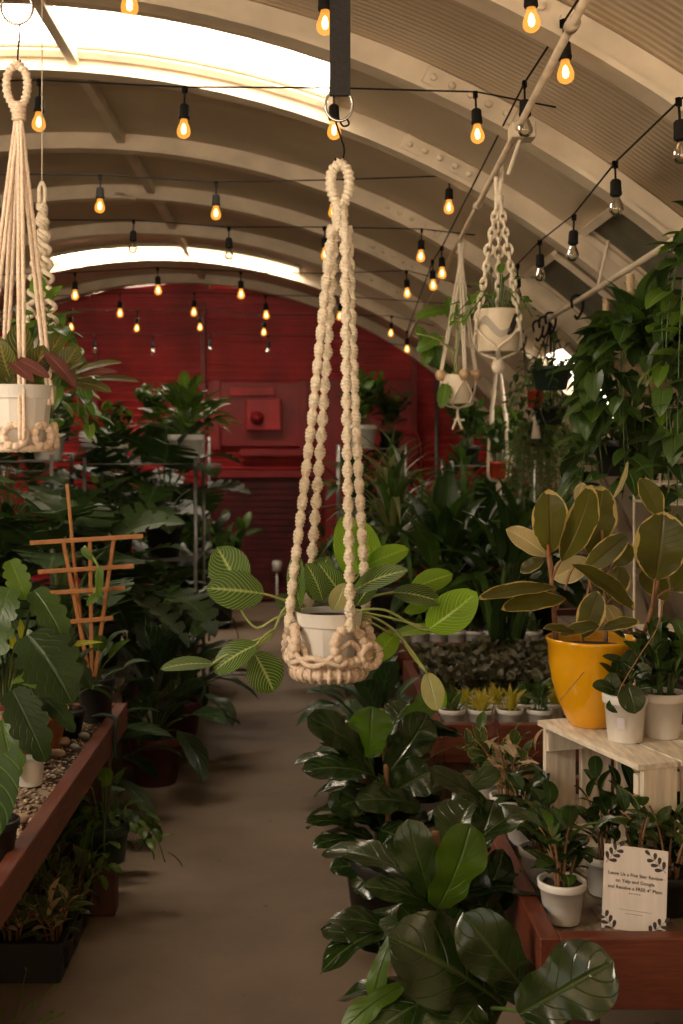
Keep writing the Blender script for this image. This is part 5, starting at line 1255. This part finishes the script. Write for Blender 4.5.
white4('second white pot on the crate at its right end with dark leafy stems', 'peperomia', w2, .052, .041, .108, bushy(62, 9, 6, .10, .15, .11, .08, .042, 'ovate', ['hoya', 'darkleaf', 'midleaf'], nu=9), 1.0)
# sign
sg_c = W(633, 937, 2.49); sgn = thing('review_sign', 'pale board sign with black leaf corners and lettering standing on the near bench', 'sign', sg_c)
SW, SH = .129, .178
tilt = Matrix.Rotation(math.radians(-9), 3, 'X'); yaw = Matrix.Rotation(math.radians(-19), 3, 'Z'); roll = Matrix.Rotation(math.radians(1.6), 3, 'Y'); Rs = yaw @ roll @ tilt
b = MB(); b.box(sg_c + Rs @ V(0, 0, SH / 2 + .002), (SW, .005, SH), rot=Rs); bd = b.build('board', M['signwood'], sgn, False)
b = MB(); b.box(sg_c + V(0, .012, .006), (SW * 1.02, .04, .012), rot=yaw); b.build('base', M['greywood'], sgn, False)
def sp(x, z, d=.0029): return sg_c + Rs @ V(x, -d, z + .002)
ROT = (Rs @ Matrix.Rotation(PI / 2, 3, 'X')).to_euler()
def text(s, x, z, size, par=sgn, nm='lettering'):
    cu = bpy.data.curves.new(nm, 'FONT'); cu.body = s; cu.size = size; cu.align_x = 'CENTER'; cu.extrude = .0002; cu.offset = .00012; cu.space_character = 1.0
    cu.materials.append(M['ink']); tmp = bpy.data.objects.new('tmp_text', cu); COL.objects.link(tmp)
    dg = bpy.context.evaluated_depsgraph_get(); me = bpy.data.meshes.new_from_object(tmp.evaluated_get(dg)); bpy.data.objects.remove(tmp); bpy.data.curves.remove(cu)
    o = bpy.data.objects.new(nm, me); COL.objects.link(o); o.parent = par; o.location = sp(x, z) - sg_c; o.rotation_euler = ROT
text('Leave Us a Five Star Review', 0, .118, .0097); text('on Yelp and Google', 0, .1045, .0097); text('and Receive a FREE 4" Plant', 0, .091, .0097)
b = MB()
for i in range(5):
    vs_ = []
    for k in range(10):
        rr = .0021 if k % 2 == 0 else .0009; a = PI / 2 + k * PI / 5; vs_.append(sp(-.0104 + i * .0052 + rr * math.cos(a), .084 + rr * math.sin(a)))
    vs_.append(sp(-.0104 + i * .0052, .084)); b.add(vs_, [(k, (k + 1) % 10, 10) for k in range(10)])
b.build('star_row', M['ink'], sgn, False)
b = MB(); rs = random.Random(4)
for z, w in ((.050, .064), (.0425, .034)):                       # two lines of print too small to read
    x = -w / 2
    while x < w / 2:
        l = rs.uniform(.0012, .003); hh_ = rs.uniform(.0007, .0012); b.add([sp(x, z), sp(x + l, z), sp(x + l, z + hh_), sp(x, z + hh_)], [(0, 1, 2, 3)]); x += l + rs.uniform(.0009, .0018)
b.build('fine_print', M['ink'], sgn, False)
def sprig(cx, cz, ax, az):
    """A leafy twig growing from a corner towards (ax, az)."""
    b = MB(); n = 3; ang = math.atan2(az, ax); L = .047
    def q(t, s): return cx + math.cos(ang) * t - math.sin(ang) * s, cz + math.sin(ang) * t + math.cos(ang) * s
    b.add([sp(*q(0, -.0006)), sp(*q(L, -.0003)), sp(*q(L, .0003)), sp(*q(0, .0006))], [(0, 1, 2, 3)])
    for i in range(4):
        for s in ((-1, 1) if i < 3 else (0,)):
            t0 = .006 + i * .0125; da = s * .85; l = .0165 - .001 * i; w = .0038; vs_ = []
            for k in range(12):
                a = 2 * PI * k / 12; lx = l / 2 + l / 2 * math.cos(a); ly = w * math.sin(a) * (1 + .3 * math.cos(a))
                vs_.append(sp(*q(t0 + .002 + math.cos(da) * lx - math.sin(da) * ly, math.sin(da) * lx + math.cos(da) * ly + s * .0012)))
            b.add(vs_, [tuple(range(12))])
    b.build('leaf_corner', M['ink'], sgn, False)
sprig(-.060, .140, .6, .8); sprig(.061, .134, -.72, .7); sprig(-.036, .004, -.62, .78); sprig(.030, .004, .70, .72)
# pots on the near right bench
def bench_pot(lb, px, y, fol, rz, rt=.046, nm='potted_hoya', z=BZ, h=.088, mat='white'): return white4(lb, nm, V((px - VX) / FPX * y, y, z + .001), rt, rt * .78, h, fol, rz, mat)
HF = [bushy(70 + i, 6, 5, .075, .10, .075, .07, .040, 'ellipse', ['hoya', 'hoya', 'darkleaf'], stem='brownstem', fold=.28, nu=10, nv=3) for i in range(3)]
bench_pot('white pot of glossy dark hoya on the near bench just left of the sign', 562, 2.57, bushy(74, 8, 6, .075, .14, .085, .075, .040, 'ellipse', ['hoya', 'hoya', 'midleaf'], stem='brownstem', fold=.28, nu=10, nv=3), .4, .049)
bench_pot('white pot of hoya just behind the front one against the side board', 540, 2.78, HF[1], 1.9)
bench_pot('white pot of tall hoya inside the crate mouth behind the sign', 605, 2.73, bushy(76, 5, 7, .075, .18, .08, .075, .04, 'ellipse', ['hoya', 'darkleaf'], stem='brownstem', fold=.28, nu=10, nv=3), 2.6)
bench_pot('white pot of hoya farther back along the side board of the near bench', 524, 3.0, HF[2], .9)
bench_pot('white pot of pink and cream hoya at the back corner of the near bench', 508, 3.2, bushy(75, 10, 6, .075, .15, .10, .07, .032, 'ovate', ['varieg', 'pinkcream', 'pinkcream', 'varieg'], stem='brownstem', fold=.3), 2.0)
vb = bench_pot('white pot of cream-edged hoya with a curling bare vine', 488, 3.38, bushy(77, 8, 6, .075, .12, .11, .06, .03, 'ovate', ['varieg', 'midleaf'], stem='brownstem', fold=.3), 2.0)
b = MB(); b.sweep(poly([W(500, 770, 3.3), W(499, 745, 3.28), W(496, 725, 3.28), W(492, 715, 3.27), W(494, 705, 3.27)], 6), .0018, 5); b.sweep(poly([W(499, 760, 3.3), W(484, 752, 3.25), W(470, 745, 3.2), W(462, 748, 3.2)], 6), .0016, 5); b.build('bare_vine', M['brownstem'], vb)
leaves(vb, 3.25, [(494, 722, 489, 738, 8, 0, 0, 'redback', FR), (494, 718, 499, 730, 6, 0, 0, 'redback', FR), (500, 752, 513, 744, 15, 0, 0, 'varieg', FR), (478, 757, 468, 748, 12, 0, 0, 'varieg', FR), (484, 762, 492, 770, 12, 0, -.02, 'varieg', U)], 'ellipse', nu=8, nv=2)
bench_pot('dark pot of leafy hoya right of the sign on the near bench', 668, 2.62, bushy(78, 11, 6, .075, .15, .11, .07, .035, 'ovate', ['hoya', 'varieg'], stem='brownstem', fold=.25), .2, .052, z=BZ, mat='darkpot')
bench_pot('dark pot of slender plant just behind the middle of the sign', 636, 2.60, bushy(79, 4, 5, .075, .16, .05, .055, .03, 'ovate', ['hoya', 'midleaf'], stem='brownstem'), .2, .042, mat='darkpot')

# ---------------------------------------------------------------- fiddle-leaf figs
def fiddle(label, px, y, lst, potmat, extra, h=.5):
    c = V((px - VX) / FPX * y, y, 0); p = thing('fiddle_leaf_fig', label, 'plant', c)
    lathe_pot(p, c, pot_prof(.13, .10, .24), potmat); b = MB(); b.sweep(poly([c + V(0, 0, .2), c + V(.01, 0, .4), c + V(-.01, 0, .16 + h)], 5), .009, 8); b.build('trunk', M['brownstem'], p)
    b = MB(); b.add([(c.x + .124 * math.cos(2 * PI * i / 24), y + .124 * math.sin(2 * PI * i / 24), .21) for i in range(24)], [tuple(range(24))]); b.build('soil', M['soil'], p)
    leaves(p, y, lst, 'fiddle', 'stem', sr=.004, nu=20, nv=5, bend=.10, fold=.10, wave=.05, curl=.2)
    b = MB(); r_ = random.Random(px)
    for i in range(extra):
        a = (i * 2.39996) % PI + .1; z = .26 + h * (i / extra) * .7; el = math.radians(r_.uniform(-25, 35)); l = r_.uniform(.17, .25); dr = V(math.cos(a) * math.cos(el), math.sin(a) * math.cos(el), math.sin(el)); p0 = c + V(.05 * math.cos(a), .05 * math.sin(a), z)
        b.leaf(p0, p0 + dr * l, l * .62, V(-math.cos(a) * math.sin(el), -math.sin(a) * math.sin(el), math.cos(el)), 'fiddle', .1, .12, .03, 14, 4, ph=i, curl=.25)
    b.build('inner_foliage', M['fiddle'], p)
FU = (0, -.6, .8)
fiddle('big glossy fiddle-leaf fig at the bottom of the frame in front of the right bench', 440, 2.62, [
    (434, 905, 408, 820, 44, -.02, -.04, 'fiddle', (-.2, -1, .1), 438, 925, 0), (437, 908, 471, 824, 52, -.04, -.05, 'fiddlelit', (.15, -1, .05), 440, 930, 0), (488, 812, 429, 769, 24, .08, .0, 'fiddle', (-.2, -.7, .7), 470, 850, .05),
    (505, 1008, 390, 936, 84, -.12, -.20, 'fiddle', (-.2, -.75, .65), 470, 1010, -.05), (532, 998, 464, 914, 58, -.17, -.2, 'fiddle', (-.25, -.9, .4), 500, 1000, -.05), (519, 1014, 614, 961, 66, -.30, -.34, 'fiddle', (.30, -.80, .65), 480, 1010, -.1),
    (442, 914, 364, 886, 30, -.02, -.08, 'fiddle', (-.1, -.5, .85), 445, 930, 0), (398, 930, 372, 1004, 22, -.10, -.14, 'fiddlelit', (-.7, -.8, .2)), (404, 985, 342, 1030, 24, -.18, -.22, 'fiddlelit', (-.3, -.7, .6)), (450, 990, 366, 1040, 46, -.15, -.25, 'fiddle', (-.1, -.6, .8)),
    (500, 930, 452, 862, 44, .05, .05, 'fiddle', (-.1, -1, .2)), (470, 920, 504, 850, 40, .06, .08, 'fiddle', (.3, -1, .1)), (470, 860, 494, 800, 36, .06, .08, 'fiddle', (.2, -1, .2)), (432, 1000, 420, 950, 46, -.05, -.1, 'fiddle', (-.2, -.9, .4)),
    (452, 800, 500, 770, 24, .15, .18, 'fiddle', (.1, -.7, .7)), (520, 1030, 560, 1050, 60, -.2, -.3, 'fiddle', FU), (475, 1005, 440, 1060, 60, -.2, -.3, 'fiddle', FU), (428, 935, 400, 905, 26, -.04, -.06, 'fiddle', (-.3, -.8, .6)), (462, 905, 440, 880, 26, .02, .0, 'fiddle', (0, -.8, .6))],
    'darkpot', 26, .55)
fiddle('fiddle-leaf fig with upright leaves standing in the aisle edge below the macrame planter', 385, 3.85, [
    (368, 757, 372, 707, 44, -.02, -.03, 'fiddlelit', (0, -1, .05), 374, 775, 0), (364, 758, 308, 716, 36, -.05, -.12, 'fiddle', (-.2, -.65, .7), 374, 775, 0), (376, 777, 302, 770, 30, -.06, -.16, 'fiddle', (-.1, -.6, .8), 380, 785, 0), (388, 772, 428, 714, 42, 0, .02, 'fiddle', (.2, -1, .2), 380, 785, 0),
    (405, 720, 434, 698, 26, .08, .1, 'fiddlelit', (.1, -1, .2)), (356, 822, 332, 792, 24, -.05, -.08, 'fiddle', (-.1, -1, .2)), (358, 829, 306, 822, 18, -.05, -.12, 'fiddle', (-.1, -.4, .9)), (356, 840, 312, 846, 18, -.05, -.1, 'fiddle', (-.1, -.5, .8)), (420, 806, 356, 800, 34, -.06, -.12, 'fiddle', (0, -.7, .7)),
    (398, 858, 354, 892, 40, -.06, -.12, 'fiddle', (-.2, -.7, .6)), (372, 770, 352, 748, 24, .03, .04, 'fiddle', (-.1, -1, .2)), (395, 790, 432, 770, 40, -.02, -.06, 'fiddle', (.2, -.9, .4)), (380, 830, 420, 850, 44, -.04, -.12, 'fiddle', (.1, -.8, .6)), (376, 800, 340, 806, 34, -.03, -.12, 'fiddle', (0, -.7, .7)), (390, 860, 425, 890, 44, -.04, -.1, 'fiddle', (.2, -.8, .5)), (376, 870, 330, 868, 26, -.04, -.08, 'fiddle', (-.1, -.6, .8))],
    'darkpot', 26, .55)

# ---------------------------------------------------------------- left foreground
GZ = .617
tc_ = V((96 - VX) / FPX * 4.08, 4.08, GZ)
tp = thing('potted_climber', 'young climber in a black pot at the trellis foot on the gravel bench', 'plant', tc_)
lathe_pot(tp, tc_, pot_prof(.062, .05, .15), 'darkpot'); b = MB(); b.add([(tc_.x + .057 * math.cos(2 * PI * i / 20), 4.08 + .057 * math.sin(2 * PI * i / 20), GZ + .131) for i in range(20)], [tuple(range(20))]); b.build('soil', M['soil'], tp)
o = bpy.data.objects.new('foliage', rosette(90, 9, .12, .16, .09, .13, .05, 'ovate', ['darkleaf', 'midleaf'], 70, 0)); COL.objects.link(o); o.parent = tp
TR = 4.04
tr = thing('plant_trellis', 'orange wooden fan trellis with four crossbars standing in the black pot', 'trellis', tc_ + V(0, -.04, .12))
bars = [((30, 543), (143, 536)), ((38, 572), (134, 566)), ((49, 593), (125, 588)), ((67, 622), (113, 618))]
for (x0, y0), (x1, y1) in bars:
    b = MB(); b.bar(W(x0, y0, TR - .008), W(x1, y1, TR - .008), .010, .014); b.build('crossbar', M['trellis'], tr, False)
for x0, y0, x1, y1 in ((63, 540, 88, 668), (90, 540, 92, 676), (114, 538, 95, 676)):
    b = MB(); b.bar(W(x0, y0, TR + .004), W(x1, y1, TR + .004), .012, .013); b.build('upright', M['trellis'], tr, False)
b = MB(); b.sweep([W(67, 484, 4.12), W(74, 560, 4.11), W(90, 690, 4.09)], .006, 7)
tag(b.build('bamboo_stake', M['trellis'], None), 'tall thin bamboo stake rising behind the trellis', 'stake')
b = MB(); vs_ = poly([W(92, 600, 4.0), W(97, 585, 3.98), W(100, 572, 3.98), (W(92, 556, 3.98)), W(84, 546, 3.99)], 6); b.sweep(vs_, .004, 6)
b.build('vine_stem', M['palestem'], tp)
leaves(tp, 3.98, [(100, 566, 99, 600, 9, 0, 0, 'brightleaf', FR), (82, 548, 96, 563, 8, 0, 0, 'brightleaf', FR), (98, 594, 86, 606, 9, 0, 0, 'brightleaf', FR)], 'lance', nu=8, nv=2)
# big philodendron
pc = V((6 - VX) / FPX * 3.45, 3.45, GZ); ph = thing('potted_philodendron', 'large-leaved philodendron in a terracotta bowl at the left edge of the gravel bench', 'plant', pc)
lathe_pot(ph, pc + V(0, 0, .0), pot_prof(.105, .08, .13), 'terra'); b = MB(); b.add([(pc.x + .1 * math.cos(2 * PI * i / 20), pc.y + .1 * math.sin(2 * PI * i / 20), GZ + .114) for i in range(20)], [tuple(range(20))]); b.build('soil', M['soil'], ph)
leaves(ph, 3.4, [(28, 635, 72, 703, 62, -.06, -.12, 'darkleaf', (.25, -.8, .55), 8, 700, 0), (34, 590, 66, 645, 34, .03, 0, 'midleaf', (.4, -.8, .3), 10, 700, .02), (10, 588, -6, 640, 40, .0, -.04, 'midleaf', (-.2, -1, .3), 6, 700, .02), (46, 612, 70, 690, 40, .02, 0, 'darkleaf', (.4, -.8, .3), 10, 700, .02),
    (12, 690, 46, 762, 40, -.10, -.14, 'darkleaf', (.2, -.9, .4), 6, 715, -.05), (38, 694, 75, 732, 22, -.05, -.08, 'darkleaf', (.2, -.7, .7), 8, 712, -.02), (60, 650, 92, 688, 24, .04, .02, 'darkleaf', (.3, -.8, .4), 12, 705, .03),
    (10, 560, 26, 600, 26, .05, .04, 'brightleaf', (.2, -1, .3), 6, 700, .04), (0, 610, -24, 680, 60, 0, -.06, 'midleaf', (-.2, -.9, .4), 4, 705, 0), (2, 720, 16, 780, 36, -.12, -.16, 'midleaf', (.1, -1, .2))], 'lobed', 'stem', sr=.004, nu=26, nv=4, bend=.1, fold=.14)
leaves(ph, 3.42, [(56, 650, 103, 642, 9, .0, -.02, 'limeleaf', (0, -.6, .7), 14, 690, .02), (24, 640, 20, 618, 8, .02, .02, 'limeleaf', FR, 10, 690, .02), (54, 622, 64, 606, 12, .06, .06, 'limeleaf', FR, 14, 690, .04), (14, 648, 8, 626, 10, .02, .02, 'limeleaf', FR, 8, 690, .02), (50, 690, 20, 684, 7, -.06, -.08, 'brightleaf', U), (30, 676, 10, 684, 9, -.05, -.06, 'brightleaf', U)], 'lance', 'palestem', nu=9, nv=2)
for px, y, s, lb, k in [(40, 3.72, .085, 'wide terracotta pot behind the large philodendron on the gravel', 'terra'), (66, 3.86, .062, 'black nursery pot with a white tag between the terracotta pot and the trellis', 'darkpot')]:
    c = V((px - VX) / FPX * y, y, GZ); p = thing('potted_foliage', lb, 'plant', c); q = lathe_pot(p, c, pot_prof(s, s * .75, s * 1.45), k)
    o = bpy.data.objects.new('foliage', rosette(92 + int(px), 9, s * 1.3, .16, .1, .13, .055, 'ovate', ['darkleaf', 'midleaf'], 70, -10)); COL.objects.link(o); o.parent = p
    if k == 'darkpot':
        b = MB(); b.box(c + V(.022, -s * .97, .05), (.024, .004, .026), rz=.35); b.build('label_tag', M['white'], q, False)
c = V((30 - VX) / FPX * 3.3, 3.3, GZ + .003); b = MB(); b.lathe(c, [(0, 0), (.028, 0), (.034, .006), (.036, .05), (.034, .07), (.028, .078), (0, .08)], 24)
tag(b.build('white_cup', M['white'], None), 'small upturned white plastic cup on the gravel', 'pot')
ac = V((-6 - VX) / FPX * 2.72, 2.72, GZ); an = thing('anthurium', 'velvety anthurium leaf with pale veins at the left edge of the gravel bench', 'plant', ac)
lathe_pot(an, ac, pot_prof(.055, .043, .09), 'darkpot')
leaves(an, 2.72, [(-3, 757, -5, 842, 44, -.06, -.09, 'anthurium', (.2, -1, .15), -6, 800, 0), (-8, 770, -40, 830, 40, 0, -.03, 'anthurium', (-.2, -1, .2), -6, 805, 0)], 'heart', 'stem', nu=14, nv=4)
# below the bench
b = MB(); q = W(104, 0, 4.0); b.box((q.x, 4.0, .085), (.085, .085, .17)); tag(b.build('wood_block', M['darkwood'], None, False), 'dark square timber block on the floor under the green pot', 'block')
gp = V(W(107, 0, 4.0).x, 4.0, .172); g2 = thing('potted_ivy', 'dark green pot of drooping ivy on the timber block beside the bench', 'plant', gp)
lathe_pot(g2, gp, pot_prof(.073, .06, .125, .03), 'greenpot'); o = bpy.data.objects.new('foliage', vines(95, 10, .115, .07, .17, .065, .038, 'lobed', ['midleaf', 'darkleaf', 'brightleaf'], up=.05, out=.07, crown=14, nu=12)); COL.objects.link(o); o.parent = g2
for px, y, lb in [(68, 4.35, 'red pot on the floor under the far end of the gravel bench'), (40, 4.1, 'second red pot deeper under the gravel bench')]:
    put('calathea', 'potted_calathea', lb, 'plant', (px - VX) / FPX * y, y, 0, px, .62)
x0, x1, ya, yb_ = W(-60, 0, 3.5).x, W(61, 0, 3.5).x, 3.47, 3.95
tray = thing('plant_tray', 'black plastic nursery tray of variegated hoyas on the floor at bottom left', 'tray', ((x0 + x1) / 2, (ya + yb_) / 2, 0))
b = MB(); cx, cy = (x0 + x1) / 2, (ya + yb_) / 2
for c, d in (((cx, cy, .006), (x1 - x0, yb_ - ya, .010)), ((x0, cy, .06), (.008, yb_ - ya, .12)), ((x1, cy, .06), (.008, yb_ - ya, .12)), ((cx, ya, .06), (x1 - x0, .008, .12)), ((cx, yb_, .06), (x1 - x0, .008, .12)),
             ((x1 + .006, cy, .117), (.022, yb_ - ya + .02, .006)), ((cx, ya - .006, .117), (x1 - x0 + .02, .022, .006)), ((x1, cy, .065), (.014, yb_ - ya, .006))): b.box(c, d)
b.build('tray_shell', M['darkpot'], tray, False)
VF = [bushy(100 + i, 7, 6, .08, .13, .10, .078, .032, 'ovate', ['varieg', 'varieg', 'pinkcream' if i == 0 else 'varieg'], stem='brownstem', fold=.3, nu=8) for i in range(3)]
k = 0
for i in range(3):
    for j in range(3):
        c = V(x0 + .07 + i * .128 - .0, ya + .085 + j * .15, .013)
        p = thing('potted_hoya', ['variegated hoya pot in the front row of the black tray', 'variegated hoya pot in the middle row of the black tray', 'variegated hoya pot in the back row of the black tray'][j], 'plant', c, 'variegated hoyas in the black tray')
        lathe_pot(p, c, pot_prof(.05, .04, .085), 'darkpot', 20); f = bpy.data.objects.new('foliage', VF[k % 3]); COL.objects.link(f); f.parent = p; f.rotation_euler = (0, 0, k * 1.3); k += 1
b = MB(); rw = random.Random(8); c = W(8, 1028, 2.9); c.z = 0
for i in range(16):
    a = rw.random() * 6.28; e = c + V(.12 * math.cos(a), .12 * math.sin(a), rw.uniform(.06, .24)); P = bez(c, c + V(0, 0, .12), e, 5); b.sweep(P, .0012, 4)
    for q in P[2:]:
        d = V(rw.uniform(-1, 1), rw.uniform(-1, 1), rw.uniform(-.2, 1)).normalized() * .022; b.leaf(q, q + d, .006, FR, 'lance', .05, .1, 0, 4, 1, m=0)
sp_ = thing('wispy_plant', 'wispy small-leaved sprigs at the bottom left corner in front of the tray', 'plant', c); b.build('foliage', M['brightleaf'], sp_)
b = MB(); b.lathe(c, pot_prof(.045, .035, .05), 20); b.build('pot', M['darkpot'], sp_)
